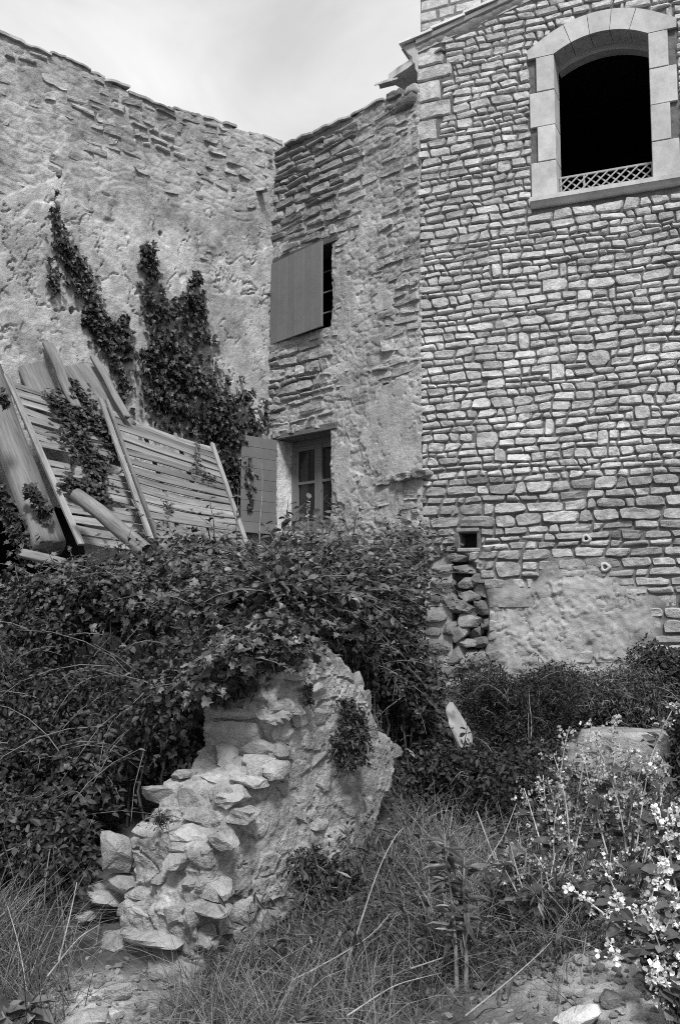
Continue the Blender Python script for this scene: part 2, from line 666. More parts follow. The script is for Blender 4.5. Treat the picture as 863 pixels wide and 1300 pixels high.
def put_stones(wall, cells, parent, mat, front, depth, seed, rough=1.0, tone=None, limit=300, name='stone', k=0.45):
    """the largest 'limit' in view as parts, the rest joined as one part"""
    info = []
    for i, c in enumerate(cells):
        c = A(c)
        pr = project(wall.pt(c[:, 0], c[:, 1]))
        ins = ((pr[:, 0] > -5) & (pr[:, 0] < 868) & (pr[:, 1] > -5) & (pr[:, 1] < 1000)).any()
        area = np.ptp(pr[:, 0]) * np.ptp(pr[:, 1]) * (1 if ins else 1e-4)
        info.append(area)
    order = np.argsort(-A(info))
    r = random.Random(seed)
    rest, rt = [], []
    for rank, i in enumerate(order):
        c = cells[i]
        cu, cz = np.mean(A(c), 0)
        fr = front(cu, cz, r) if callable(front) else front
        V = wall_stone(wall, c, fr, depth, seed * 1000 + int(i), rough, k)
        tn = (tone(cu, cz, r) if tone else 1.0) * r.uniform(.86, 1.12) * (0.78 if r.random() < .05 else 1)
        if rank < limit:
            mk(name, V, [SF], mat, parent, tone=tn, smooth=False)
        else:
            rest.append((V, SF))
            rt.append(np.full(len(V), tn))
    if rest:
        V, F = join(rest)
        mk('stone_fill', V, F, mat, parent, tone=np.concatenate(rt), kind='stuff', smooth=False)


def sheet(name, wall, us, zs, hfun, mat, parent, hole=None, tone=None):
    U, Z = np.meshgrid(us, zs)
    Wd = hfun(U, Z)
    V = wall.pt(U, Z, Wd)
    mask = None
    if hole is not None:
        uc, zc = (us[1:] + us[:-1]) / 2, (zs[1:] + zs[:-1]) / 2
        mask = ~hole(*np.meshgrid(uc, zc))
    F = gridfaces(len(us), len(zs), mask)
    return mk(name, V, [F], mat, parent, tone=1.0 if tone is None else tone(U, Z).ravel())


def lookup(f, u0, u1, z0, z1, st=.025):
    us_, zs_ = np.arange(u0, u1, st), np.arange(z0, z1, st)
    T = f(*np.meshgrid(us_, zs_))
    return lambda u, z: T[min(max(int((z - z0) / st + .5), 0), len(zs_) - 1), min(max(int((u - u0) / st + .5), 0), len(us_) - 1)]


def in_ell(u, z, c, r):
    return ((u - c[0]) / r[0]) ** 2 + ((z - c[1]) / r[1]) ** 2


# ------------------------------------------------------------------ ground
def ground_z(x, y):
    x, y = np.asarray(x, float), np.asarray(y, float)
    left = np.clip(0.16 + (y - 4.9) * 0.33, 0, 1.85)                   # overgrown heap under the leaning panels
    left = np.where(y < 4.9, 0.16 * sstep(3.9, 4.9, y), left)
    right = 0.11 * np.clip(y - 4.2, 0, 3.6) + 0.30 * sstep(7.95, 8.15, y) * sstep(1.35, 1.6, x) + 0.03 * np.clip(y - 8.1, 0, 8)
    right = right + 0.42 * sstep(7.6, 9.5, y) * (1 - sstep(1.35, 1.6, x))
    right = right + 0.30 * np.exp(-((x - 1.5) / .75) ** 2 - ((y - 4.35) / .55) ** 2)    # rubble mound
    wx = sstep(-0.1, 0.9, x + 0.25 * (6.0 - np.clip(y, 4, 8)) * 0.4)
    near = (1 - sstep(4.6, 5.6, y))
    wx = np.maximum(wx, near * sstep(-1.4, -.5, x))
    z = left * (1 - wx) + right * wx
    z = np.where(y < 3.6, z * sstep(2.2, 3.6, y), z)
    far = sstep(22, 60, np.hypot(x, y))
    q = np.stack([x, y], -1)
    z = z + (0.05 * fbm(q * 0.9, 3, 40) + 0.025 * fbm(q * 5, 3, 41)) * (1 - far)
    return z


def axis(fine_a, fine_b, step, lo, hi):
    a = list(np.arange(fine_a, fine_b, step))
    s, x = step, a[-1]
    while x < hi:
        s = min(s * 1.35, 40); x += s; a.append(x)
    s, x, b = step, a[0], []
    while x > lo:
        s = min(s * 1.35, 40); x -= s; b.append(x)
    return A(b[::-1] + a)


gx, gy = axis(-3.2, 3.6, 0.035, -300, 300), axis(3.4, 9.5, 0.035, -300, 300)
GX, GY = np.meshgrid(gx, gy)
GZ = ground_z(GX, GY)
q = np.stack([GX, GY], -1)
rub = np.exp(-((GX - 1.45) / .8) ** 2 - ((GY - 4.3) / .6) ** 2) + .7 * np.exp(-((GX + 1.0) / .45) ** 2 - ((GY - 4.35) / .35) ** 2)
gtone = 1 + 4.2 * sstep(.25, .7, rub + .25 * fbm(q * 3, 3, 44))
tag(mk('ground', np.stack([GX, GY, GZ], -1).reshape(-1, 3), [gridfaces(len(gx), len(gy))], M_SOIL, None, (0, 0, 0), tone=gtone.ravel()), kind='structure')


def gz1(x, y):
    return float(ground_z(np.array([x]), np.array([y]))[0])


# ------------------------------------------------------------------ RIGHT: coursed stone building with the arched window
base_z = 0.55
B1 = empty('stone_building', tuple(CORNER[:2]) + (base_z,), 'tall building of coursed stone with an arched window and sloping roof verge', 'building')
uLw = (WR.uz(705, 160)[0] + WR.uz(706, 230)[0]) / 2
uRw = (WR.uz(822, 60)[0] + WR.uz(829, 225)[0]) / 2
z_sill = (WR.uz(705, 249)[1] + WR.uz(829, 227)[1]) / 2
z_spr = (WR.uz(702, 70)[1] + WR.uz(821, 43.5)[1]) / 2
z_crn = WR.uz(775, 38)[1]
UR_END = 6.2
vz0, vz1 = WR.uz(537, 52)[1], WR.uz(640, 2)[1]
vslope = (vz1 - vz0) / (WR.uz(640, 2)[0])


def verge(u):
    return vz0 + vslope * (np.minimum(u, 3.6) - np.maximum(u - 3.6, 0))


aw = (uRw - uLw) / 2
ucw = (uRw + uLw) / 2
rise = z_crn - z_spr
Rin = (aw * aw + rise * rise) / (2 * rise)
zc_arc = z_crn - Rin
RING = 0.27


def arch_z(u, R=None):
    R = Rin if R is None else R
    return zc_arc + np.sqrt(np.clip(R * R - (u - ucw) ** 2, 0, None))


def in_window(u, z):
    return (u > uLw) & (u < uRw) & (z > z_sill) & (z < np.minimum(arch_z(u), z_crn + 1))


def surround(u, z, m=0.0):
    u, z = np.asarray(u, float), np.asarray(z, float)
    a = (u > uLw - .29 - m) & (u < uRw + .29 + m) & (z > z_sill - .16 - m) & (z < z_spr + .12)
    b = (u > uLw - .31 - m) & (u < uRw + .31 + m) & (z > z_spr - .05) & (z < arch_z(u, Rin + RING + m))
    return a | b


holes = [WR.uz(593, 685), WR.uz(577, 727)]


def R_allowed(u, z):
    if u < -0.04 or u > UR_END: return False
    if z > verge(u) - .10: return False
    if surround(u, z, .015): return False
    if abs(u - holes[0][0]) < .15 and abs(z - holes[0][1]) < .12: return False
    if in_ell(u, z, hol_c, hol_r) < 1: return False
    zq = QZ0
    if z > zq and z < verge(u) - .1 and u < quoin_w(z): return False
    return True


QZ0 = WR.uz(537, 180)[1]
quoins, zq, kq = [], QZ0, 0
while zq < vz0 - .2:
    h = [.30, .24, .30, .2, .25, .18, .22][kq % 7]
    wq = [.24, .44, .30, .46, .34, .4, .26][kq % 7]
    quoins.append((zq, min(zq + h, vz0 - .06), wq))
    zq += h; kq += 1


def quoin_w(z):
    for a, b, w in quoins:
        if a <= z < b: return w + .01
    return .2


z_low = WR.uz(700, 605)[1]


def R_h(z, r):
    return r.uniform(.085, .16) if z < z_low else r.choice([r.uniform(.072, .09), r.uniform(.085, .11), r.uniform(.095, .128)])


def R_w(z, h, r):
    return (r.uniform(.6, 1.05) + h * r.uniform(.6, 1.9) / .11) * .12 * (1.2 if z < z_low else 1.0) if r.random() < .75 else r.uniform(.09, .16)


pt_c = WR.uz(716, 803)
pt_r = (1.08, .9)
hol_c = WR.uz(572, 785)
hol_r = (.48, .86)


def patch_R(u, z):
    q = np.stack([u, z], -1)
    d = in_ell(u + .45 * fbm(q * 2.3, 4, 61), z + .4 * fbm(q * 2.3, 4, 62), pt_c, pt_r)
    m = 1 - sstep(.45, 1.3, d)
    d2 = in_ell(u, z, WR.uz(640, 520), (.0, .0001)) if False else 0
    return m


def R_mortar(u, z):
    q = np.stack([u, z], -1)
    h = -.022 + .014 * fbm(q * 3, 3, 50) + .012 * fbm(q * 16, 3, 51)
    f1, f2, _ = worley(np.stack([u / .21, z / .12], -1) + .5 * fbm(q * 4, 2, 66)[..., None], 67)
    pm = patch_R(u, z)
    h = h + pm * (.038 + .03 * fbm(q * 4, 4, 52) + .012 * fbm(q * 14, 3, 57) - .018 * ((np.abs(fbm(q * 3.4, 4, 53)) < .03) & (fbm(q * 2, 2, 58) > -.1)) + .014 * (fbm(q * 5, 3, 59) > .1))
    low = 1 - sstep(z_low - .3, z_low + .15, z)
    h = h + low * .012 * (fbm(q * 1.7, 3, 54) + .4)
    top = sstep(.0, .2, z - (verge(u) - .28))                     # mortar band under the verge
    h = h + top * .058
    return h - .26 * (1 - sstep(.55, 1.1, in_ell(u, z, hol_c, hol_r)))


us = np.concatenate([np.arange(-.03, 3.5, .016), np.arange(3.5, UR_END + .01, .1)])
zs = np.arange(base_z - .2, 10.9, .017)


def R_hole(u, z):
    h = in_window(u, z) | (z > verge(u) - .02)
    h |= (np.abs(u - holes[0][0]) < .12) & (np.abs(z - holes[0][1]) < .105)
    return h


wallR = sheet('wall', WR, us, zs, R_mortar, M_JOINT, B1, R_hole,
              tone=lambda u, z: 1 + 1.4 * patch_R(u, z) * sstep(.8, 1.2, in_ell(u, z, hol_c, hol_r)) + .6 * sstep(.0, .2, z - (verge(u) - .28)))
cells = tight_courses(-.03, UR_END, base_z - .15, 10.8, R_h, R_w, R_allowed, 5, wave=.02, fine=.007, g=.002)
cells2 = []
for c in cells:                     # keep inside the verge
    cu, cz = np.mean(A(c), 0)
    if max(p[1] for p in c) < verge(cu) - .05:
        cells2.append(c)


def R_front(u, z, r):
    f = r.uniform(.008, .019)
    if z < z_low: f += r.uniform(-.012, .024)
    return f - .02 * float(ptR_l(u, z))


ptR_l = lookup(patch_R, -.1, 6.3, .3, 5)


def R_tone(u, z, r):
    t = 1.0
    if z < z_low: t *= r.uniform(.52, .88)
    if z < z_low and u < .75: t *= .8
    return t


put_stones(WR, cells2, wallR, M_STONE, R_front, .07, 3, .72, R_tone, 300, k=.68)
for a, b, w in quoins:
    V = wall_stone(WR, [(-.035, a + .006), (w, a + .008), (w - .01, b - .006), (-.035, b - .004)], .012, .05, int(a * 100), .8, .12)
    mk('quoin_stone', V, [SF], M_STONE, B1, smooth=False, tone=random.uniform(.88, 1.02))
# side of the building, rooms behind the openings, roof
TH = .42
side = -WR.n


def boxw(name, wall, u0, u1, z0, z1, w0, w1, mat, parent, bev=0.0, **kw):
    o = wall.pt(u0, z0, w0)[0]
    return box(name, o, wall.u * (u1 - u0), wall.n * (w1 - w0), np.array([0, 0, z1 - z0]), mat, parent, bev, **kw)


boxw('side_wall', WR, .0, .35, base_z - .2, vz0 - .05, -5.0, -.07, M_MORT, B1)
# dark room behind the arched window: floor, ceiling, back and two sides
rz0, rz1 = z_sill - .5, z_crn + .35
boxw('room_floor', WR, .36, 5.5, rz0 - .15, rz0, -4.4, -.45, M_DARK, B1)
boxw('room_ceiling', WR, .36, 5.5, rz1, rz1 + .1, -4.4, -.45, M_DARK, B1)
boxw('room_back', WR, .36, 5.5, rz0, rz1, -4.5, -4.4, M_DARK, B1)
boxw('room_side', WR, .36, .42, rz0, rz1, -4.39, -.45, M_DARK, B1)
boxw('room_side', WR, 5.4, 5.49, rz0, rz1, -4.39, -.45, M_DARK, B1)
# thickness of the wall round the opening (inner leaf, in pieces)
boxw('inner_wall', WR, .36, uLw - .05, rz0, rz1, -.44, -.1, M_MORT, B1)
boxw('inner_wall', WR, uRw + .05, 5.5, rz0, rz1, -.44, -.1, M_MORT, B1)
boxw('inner_wall', WR, uLw - .045, uRw + .045, rz0, z_sill - .13, -.44, -.1, M_MORT, B1)
boxw('inner_wall', WR, uLw - .045, uRw + .045, z_crn + RING - .03, rz1, -.44, -.1, M_MORT, B1)
# jamb blocks
hb = (z_spr - z_sill) / 4
for sd in (0, 1):
    for kk in range(4):
        wide = (kk % 2 == 0)
        wj = .315 if wide else .225
        z0, z1 = z_sill + kk * hb + .003, z_sill + (kk + 1) * hb - .003
        if sd == 0:
            boxw('jamb_block', WR, uLw - wj, uLw, z0, z1, -.30, .022 + .004 * (kk % 2), M_DRESS, B1, .007, tone=random.uniform(.9, 1.08))
        else:
            boxw('jamb_block', WR, uRw, uRw + wj, z0, z1, -.30, .022 + .004 * (kk % 2), M_DRESS, B1, .007, tone=random.uniform(.9, 1.08))
# voussoirs
th0 = math.asin(aw / Rin)
for kk in range(5):
    t0, t1 = -th0 + 2 * th0 * kk / 5 + .003, -th0 + 2 * th0 * (kk + 1) / 5 - .003
    ts = np.linspace(t0, t1, 7)
    Ro = Rin + RING
    inn = [(ucw + Rin * math.sin(t), zc_arc + Rin * math.cos(t)) for t in ts]
    outr = [(ucw + Ro * math.sin(t), zc_arc + Ro * math.cos(t)) for t in ts]
    if kk == 0:
        inn = [(uLw, z_spr + .003)] + inn[1:]
        outr = [(uLw - .30, z_spr + .15)] + outr[1:]
        extra = [(uLw - .33, z_spr + .003), (uLw - .335, z_spr + .12)]
        poly = inn + outr[::-1][:-1] + extra[::-1]
    elif kk == 4:
        inn = inn[:-1] + [(uRw, z_spr + .003)]
        poly = inn + [(uRw + .33, z_spr + .003), (uRw + .335, z_spr + .12)] + outr[::-1][1:]
    else:
        poly = inn + outr[::-1]
    pu, pz = A(poly)[:, 0], A(poly)[:, 1]
    n = len(poly)
    V = np.concatenate([WR.pt(pu, pz, .026), WR.pt(pu, pz, -.30)])
    F = [tuple(range(n)), tuple(range(2 * n - 1, n - 1, -1))] + [(i, i + n, (i + 1) % n + n, (i + 1) % n) for i in range(n)]
    mk('voussoir', V, F, M_DRESS, B1, smooth=False, tone=random.uniform(.92, 1.08))
# inner arch ring, set back
ts = np.linspace(-th0 * .98, th0 * .98, 15)
Ri2 = Rin - .02
inn = [(ucw + (Rin + .02) * math.sin(t), zc_arc + (Rin + .02) * math.cos(t) - .10) for t in ts]
outr = [(ucw + (Rin + .3) * math.sin(t), zc_arc + (Rin + .3) * math.cos(t)) for t in ts]
poly = inn + outr[::-1]
n = len(poly)
V = np.concatenate([WR.pt(A(poly)[:, 0], A(poly)[:, 1], -.303), WR.pt(A(poly)[:, 0], A(poly)[:, 1], -.46)])
F = [tuple(range(n)), tuple(range(2 * n - 1, n - 1, -1))] + [(i, i + n, (i + 1) % n + n, (i + 1) % n) for i in range(n)]
mk('inner_arch', V, F, M_DRESS, B1, smooth=False, tone=.85)
# moulded sill
prof = [(-.30, 0), (.085, 0), (.085, -.055), (.075, -.06), (.055, -.085), (.04, -.11), (.025, -.125), (-.30, -.125)]
sv = []
for uu in (uLw - .33, uRw + .33):
    for (w, dz) in prof:
        sv.append(WR.pt(uu, z_sill - .003 + dz, w)[0])
n = len(prof)
F = [tuple(range(n))[::-1], tuple(range(n, 2 * n))] + [(i, (i + 1) % n, (i + 1) % n + n, i + n) for i in range(n)]
mk('window_sill', A(sv), F, M_DRESS, B1, smooth=False)
# lattice railing
zr0, zr1 = z_sill + .02, z_sill + .27
wr = -.16
rail = boxw('railing', WR, uLw + .004, uRw - .004, zr1, zr1 + .022, wr - .015, wr + .015, M_RAIL, B1)
tag(rail)
for uu in (uLw + .012, uLw + .3, uRw - .03):
    boxw('rail_post', WR, uu, uu + .02, zr0 - .018, zr1 - .002, wr - .012, wr + .012, M_RAIL, rail)
span = zr1 - zr0
du = span * 1.15
uu = uLw - du
cnt = 0
while uu < uRw:
    for sgn, wo in ((1, .014), (-1, -.014)):
        a0, a1 = (uu, uu + du) if sgn > 0 else (uu + du, uu)
        p0, p1 = np.array([a0, zr0]), np.array([a1, zr1])
        f0 = 0.0; f1 = 1.0
        lo, hi = uLw + .01, uRw - .01
        d = p1 - p0
        tt = sorted([(lo - p0[0]) / d[0], (hi - p0[0]) / d[0]])
        f0, f1 = max(0, tt[0]), min(1, tt[1])
        if f1 - f0 < .08: continue
        pa, pb = p0 + d * f0, p0 + d * f1
        nrm = np.array([-d[1], d[0]]) / np.linalg.norm(d) * .0085
        c = [pa - nrm, pb - nrm, pb + nrm, pa + nrm]
        V = np.concatenate([WR.pt(A(c)[:, 0], A(c)[:, 1], wr + wo - .005), WR.pt(A(c)[:, 0], A(c)[:, 1], wr + wo + .005)])
        mk('lattice_bar', V, [BOXF], M_RAIL, rail, smooth=False)
    uu += du * .42
# putlog hole lined with dark back, and two drain spouts
hu, hz = holes[0]
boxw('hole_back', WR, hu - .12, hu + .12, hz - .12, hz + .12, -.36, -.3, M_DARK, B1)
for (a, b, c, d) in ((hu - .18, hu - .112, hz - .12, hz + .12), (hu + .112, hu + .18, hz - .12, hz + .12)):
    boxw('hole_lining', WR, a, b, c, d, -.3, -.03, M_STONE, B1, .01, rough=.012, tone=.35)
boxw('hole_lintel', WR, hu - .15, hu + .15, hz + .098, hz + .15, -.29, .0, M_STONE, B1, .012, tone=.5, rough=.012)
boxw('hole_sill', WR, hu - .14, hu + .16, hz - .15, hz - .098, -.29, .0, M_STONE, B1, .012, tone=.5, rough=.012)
for (px, py, ro) in ((744, 684, .055), (768, 720, .06)):
    cu, cz = WR.uz(px, py)
    an = np.linspace(0, 2 * math.pi, 15)[:-1]
    rings = []
    for (rr, w) in ((ro * 1.05, -.03), (ro, .035), (ro * .55, .045), (ro * .4, .03), (ro * .36, -.12)):
        jit_ = 1 + .12 * np.sin(an * 3 + px) + .08 * np.cos(an * 5)
        rings.append(WR.pt(cu + rr * np.cos(an) * jit_, cz + rr * np.sin(an) * jit_, w))
    n = len(an)
    V = np.concatenate(rings)
    F = np.concatenate([np.array([[r_ * n + i, r_ * n + (i + 1) % n, (r_ + 1) * n + (i + 1) % n, (r_ + 1) * n + i] for i in range(n)]) for r_ in range(4)])
    sp = mk('drain_spout', V, [F], M_DRESS, B1, tone=.9)
    V2 = WR.pt(cu + ro * .38 * np.cos(an), cz + ro * .38 * np.sin(an), -.1)
    mk('spout_hole', V2, [tuple(range(n))], M_DARK, sp)
HOLLOW = [(561, 760, 34, 19, 0), (593, 756, 30, 14, .1), (581, 772, 46, 20, -.1), (596, 787, 30, 16, 0), (613, 771, 28, 18, 0), (619, 751, 36, 22, 0), (569, 800, 28, 18, .4), (584, 803, 30, 15, .7), (603, 801, 28, 15, .45),
          (557, 818, 34, 17, .1), (590, 816, 30, 12, -.1), (612, 815, 24, 14, .2), (555, 836, 26, 22, .6), (577, 834, 32, 24, .7), (594, 838, 30, 15, 1.0), (610, 838, 24, 22, .8), (603, 856, 44, 14, 0), (568, 853, 30, 14, .2), (552, 782, 30, 16, 0),
          (560, 740, 30, 14, 0), (590, 740, 34, 14, 0), (548, 800, 26, 14, 0), (620, 792, 24, 14, 0), (625, 830, 22, 16, .3), (624, 852, 26, 14, 0), (556, 722, 34, 15, 0), (590, 722, 34, 14, .1), (612, 732, 30, 16, 0), (553, 705, 28, 13, 0), (582, 707, 32, 12, 0), (606, 712, 26, 13, 0), (618, 700, 24, 12, .1), (572, 690, 26, 10, 0), (548, 760, 22, 15, 0), (630, 770, 22, 15, 0), (632, 810, 22, 15, .1)]
# verge: plaster cornice band with tiles on top, eave end moulded
prof = [(-.25, -.02), (.0, -.02), (.03, -.035), (.055, -.06), (.06, .0), (-.25, .0)]


def strip(name, u0, u1, prof, mat, tone=1.0, k=12):
    V = []
    for uu in np.linspace(u0, u1, k):
        for (w, dz) in prof:
            V.append(WR.pt(uu, verge(uu) + dz, w)[0])
    n = len(prof)
    F = [tuple(range(n)), tuple(range((k - 1) * n, k * n))[::-1]]
    for s_ in range(k - 1):
        for i in range(n):
            F.append((s_ * n + i, (s_ + 1) * n + i, (s_ + 1) * n + (i + 1) % n, s_ * n + (i + 1) % n))
    return mk(name, A(V), F, mat, B1, smooth=False, tone=tone)


strip('verge_band', -.02, 6.0, [(-.3, -.16), (.02, -.16), (.028, -.06), (.06, -.045), (.075, .0), (-.3, .0)], M_VERGE, .78, 24)
uu = -.25
while uu < 5.8:
    l = .47
    dz0 = .012 * random.random()
    pts = [(uu, verge(uu) + .002 + .03), (uu + l, verge(uu + l) + .004)]
    V = []
    for (a, zz) in pts:
        for (w, dz) in ((-.45, 0), (.1, 0), (.1, .032), (-.45, .032)):
            V.append(WR.pt(a, zz + dz + dz0, w)[0])
    mk('verge_tile', A(V), [(3, 2, 1, 0), (4, 5, 6, 7), (0, 1, 5, 4), (1, 2, 6, 5), (2, 3, 7, 6), (3, 0, 4, 7)], M_VERGE, B1, smooth=False, tone=1.35)
    uu += .45
# eave moulding running back along the flank
ep = [(0.0, -.42), (-.035, -.36), (-.04, -.28), (-.07, -.25), (-.08, -.17), (-.13, -.12), (-.2, -.03), (-.21, .005), (0.0, .03)]
V = []
for w in (.03, -5.0):
    for (du_, dz) in ep:
        V.append(WR.pt(-.005 + du_, vz0 + dz - .03, w)[0])
n = len(ep)
mk('eave_moulding', A(V), [tuple(range(n))[::-1], tuple(range(n, 2 * n))] + [(i, (i + 1) % n, (i + 1) % n + n, i + n) for i in range(n)], M_VERGE, B1, smooth=False, tone=.8)
V = np.concatenate([WR.pt([-.24, 3.6, 3.6, -.24], [vz0 - .06, verge(3.6) - .02, verge(3.6) - .02, vz0 - .06], [.02, .02, -5, -5]),
                    WR.pt([3.6, 6.2, 6.2, 3.6], [verge(3.6) - .02, verge(6.2) - .02, verge(6.2) - .02, verge(3.6) - .02], [.02, .02, -5, -5])])
mk('roof', V, np.array([[0, 1, 2, 3], [4, 5, 6, 7]]), M_TILE, B1, smooth=False)
# raised masonry stack behind the verge
cu0 = WR.uz(532, 20, -.5)[0]
stk = boxw('chimney_stack', WR, cu0 + .02, cu0 + 1.2, vz0 - .3, vz0 + 2.6, -1.7, -.5, M_JOINT, B1, tone=1.3)
ccells = courses(WR, cu0, cu0 + 1.2, vz0 - .2, vz0 + 2.5, lambda z, r: r.uniform(.12, .2), lambda z, h, r: r.uniform(.2, .45), lambda u, z: cu0 + .0 <= u < cu0 + 1.2, 77, joint=.008, jit=.008)
WRb = Wall(WR.o + WR.n * (-.5), WR.u, WR.n)
put_stones(WRb, ccells, stk, M_STONE, .012, .03, 78, .4, None, 60, k=.15)

# ------------------------------------------------------------------ MIDDLE: rubble wing with shutters
B2 = empty('rubble_house_wing', tuple(WM.pt(1.5, 1.2)[0][:2]) + (1.2,), 'narrow rubble stone house wing with two small windows and patchy mortar', 'building')
zt_l, zt_r = WM.uz(350, 192)[1], WM.uz(525, 108)[1]


def topM(u):
    return zt_l + (zt_r - zt_l) * np.clip(u / LM, -.1, 1.1)


# openings
mu0, mu1 = WM.uz(346, 370)[0], WM.uz(422, 360)[0]
mz0, mz1 = WM.uz(421, 415)[1], WM.uz(421, 309)[1]
lu0, lu1 = WM.uz(353, 610)[0], WM.uz(421, 610)[0]
lz0, lz1 = WM.uz(421, 671)[1], WM.uz(419, 546)[1]


def M_open(u, z, m=0.0):
    return ((u > mu0 - m) & (u < mu1 + m) & (z > mz0 - m) & (z < mz1 + m)) | ((u > lu0 - m) & (u < lu1 + m) & (z > lz0 - m) & (z < lz1 + m))


pM = [(WM.uz(500, 545), (.52, .66)), (WM.uz(440, 600), (.2, .75)), (WM.uz(493, 388), (.2, .2)), (WM.uz(440, 400), (.25, .7)), (WM.uz(430, 480), (.35, .25)), (WM.uz(500, 650), (.35, .22)), (WM.uz(470, 290), (.3, .25))]


def plasterM(u, z):
    q = np.stack([u, z], -1)
    m = np.zeros_like(u)
    for (c, r), s_ in zip(pM, (1, 1, .9, .75, .7, .9, .5)):
        d = in_ell(u + .42 * fbm(q * 2.6, 5, 71, .6), z + .46 * fbm(q * 2.6, 5, 72, .6), c, r)
        m = np.maximum(m, s_ * (1 - sstep(.85, .98, d)))
    return m


def M_mortar(u, z):
    q = np.stack([u, z], -1)
    cover = .5 + .5 * fbm(q * 1.2, 3, 80)
    bare = sstep(.2, .9, (z - (topM(u) - 1.9)) / 1.5 + .6 * fbm(q * 1.5, 3, 97)) * sstep(2.6, 1.4, u)
    bare = np.maximum(bare, 1 - sstep(.7, 1.1, in_ell(u, z, WM.uz(365, 485), (.75, .5))))
    h = -.028 + .045 * (1 - bare) * (.85 + fbm(q * 2.1, 3, 81)) + .016 * fbm(q * 7, 4, 82) + .008 * fbm(q * 28, 2, 83)
    f1, f2, idv = worley(np.stack([u / .24, z / .13], -1) + .55 * np.stack([fbm(q * 3.3, 2, 85), fbm(q * 3.3, 2, 86)], -1), 84)
    h = h + .012 * sstep(.02, .3, f2 - f1) * (.4 + idv) * (1 - plasterM(u, z)) - .003
    pl = plasterM(u, z)
    h = h * (1 - .7 * pl) + .030 * pl + .014 * pl * fbm(q * 2.2, 3, 88)
    cr_ = (np.abs(fbm(q * 2.3, 4, 89)) < .016) & (fbm(q * 1.1, 2, 90) > 0)
    h = h - .016 * cr_ * pl
    pits = (fbm(q * 14, 2, 91) > .52) * pl
    return h - .012 * pits


us = np.arange(-.25, LM + .02, .0135)
zs = np.arange(1.0, 9.2, .015)
wallM = sheet('wall', WM, us, zs, M_mortar, M_MORT, B2, lambda u, z: M_open(u, z) | (z > topM(u) - .03 + .05 * fbm(np.stack([u * 4, z * 0], -1), 2, 95)),
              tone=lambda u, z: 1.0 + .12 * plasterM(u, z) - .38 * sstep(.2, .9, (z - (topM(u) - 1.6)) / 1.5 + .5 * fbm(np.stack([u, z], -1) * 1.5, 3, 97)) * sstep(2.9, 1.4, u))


def M_allowed(u, z):
    if u < -.05 or u > LM - .0: return False
    if z > topM(u) - .09: return False
    if M_open(np.array(u), np.array(z), .03): return False
    if abs(u - (mu0 + mu1) / 2) < (mu1 - mu0) / 2 + .1 and mz1 < z < mz1 + .11: return False
    return plM_l(u, z) < .95


plM_l = lookup(plasterM, -.1, 3.2, 1, 9.2)


cells = courses(WM, -.04, LM, 1.0, 9.1, lambda z, r: r.choice([r.uniform(.08, .12), r.uniform(.11, .2)]),
                lambda z, h, r: r.uniform(.14, .5), M_allowed, 15, wave=.045, joint=.016, split=.07, jit=.035)


def M_front(u, z, r):
    if z > topM(u) - 1.7 and u < 2.0: return r.uniform(.02, .06)
    if u > 2.3: return r.uniform(.005, .045)
    if z < mz0 and u < mu1 and z > lz1: return r.uniform(.03, .05)
    return r.uniform(-.016, .022)


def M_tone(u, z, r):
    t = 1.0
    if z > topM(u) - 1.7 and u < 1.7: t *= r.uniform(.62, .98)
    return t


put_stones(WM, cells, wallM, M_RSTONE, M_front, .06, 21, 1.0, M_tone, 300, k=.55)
# protruding ledge stone in the plaster
lu, lz = WM.uz(505, 607)
for i, (a_, b_, z0_, z1_, fr_) in enumerate(((-.34, -.08, -.10, .03, .07), (-.08, .05, -.08, .05, .09), (.05, .34, -.07, .07, .13), (.33, .56, -.055, .06, .11))):
    V = wall_stone(WM, [(lu + a_, lz + z0_), (lu + b_, lz + z0_ + .01), (lu + b_, lz + z1_), (lu + a_, lz + z1_ - .01)], fr_, .05, 555 + i, 2.0, .9)
    mk('ledge_stone', V, [SF], M_RSTONE, B2, smooth=False, tone=.8)
# body, interior, reveals
boxw('body', WM, -.2, LM - .1, 1.0, zt_l - .25, -3.0, -1.3, M_DARK, B2)
for nm, (a, b, c, d) in (('upper', (mu0, mu1, mz0, mz1)), ('lower', (lu0, lu1, lz0, lz1))):
    rv = M_REND if nm == 'lower' else M_MORT
    boxw('window_reveal', WM, a - .12, a, c - .001, d + .001, -.4, .012, rv, B2, .012, rough=.006, tone=1.6 if nm == 'lower' else 1.0)
    boxw('window_reveal', WM, b, b + .1, c - .001, d + .001, -.4, .008, rv, B2, .012, rough=.006)
    boxw('window_ledge', WM, a - .06, b + .06, c - .1, c, -.4, .03 if nm == 'upper' else .02, rv, B2, .012, rough=.008, tone=1.05)
    boxw('lintel_beam', WM, a - .16, b + .12, d, d + .1, -.4, .028, M_BEAM, B2, .012, rough=.012, tone=.75)
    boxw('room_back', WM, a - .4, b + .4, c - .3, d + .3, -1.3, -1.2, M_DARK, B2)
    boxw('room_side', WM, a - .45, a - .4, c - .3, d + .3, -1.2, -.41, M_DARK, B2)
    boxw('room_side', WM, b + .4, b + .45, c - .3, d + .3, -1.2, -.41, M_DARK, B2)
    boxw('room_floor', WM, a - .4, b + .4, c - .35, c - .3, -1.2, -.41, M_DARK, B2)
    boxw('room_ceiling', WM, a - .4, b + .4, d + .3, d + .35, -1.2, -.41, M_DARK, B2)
boxw('wooden_sill', WM, lu0 - .15, lu1 + .55, lz0 - .19, lz0 - .115, -.02, .06, M_BEAM, B2, .01, rough=.012)


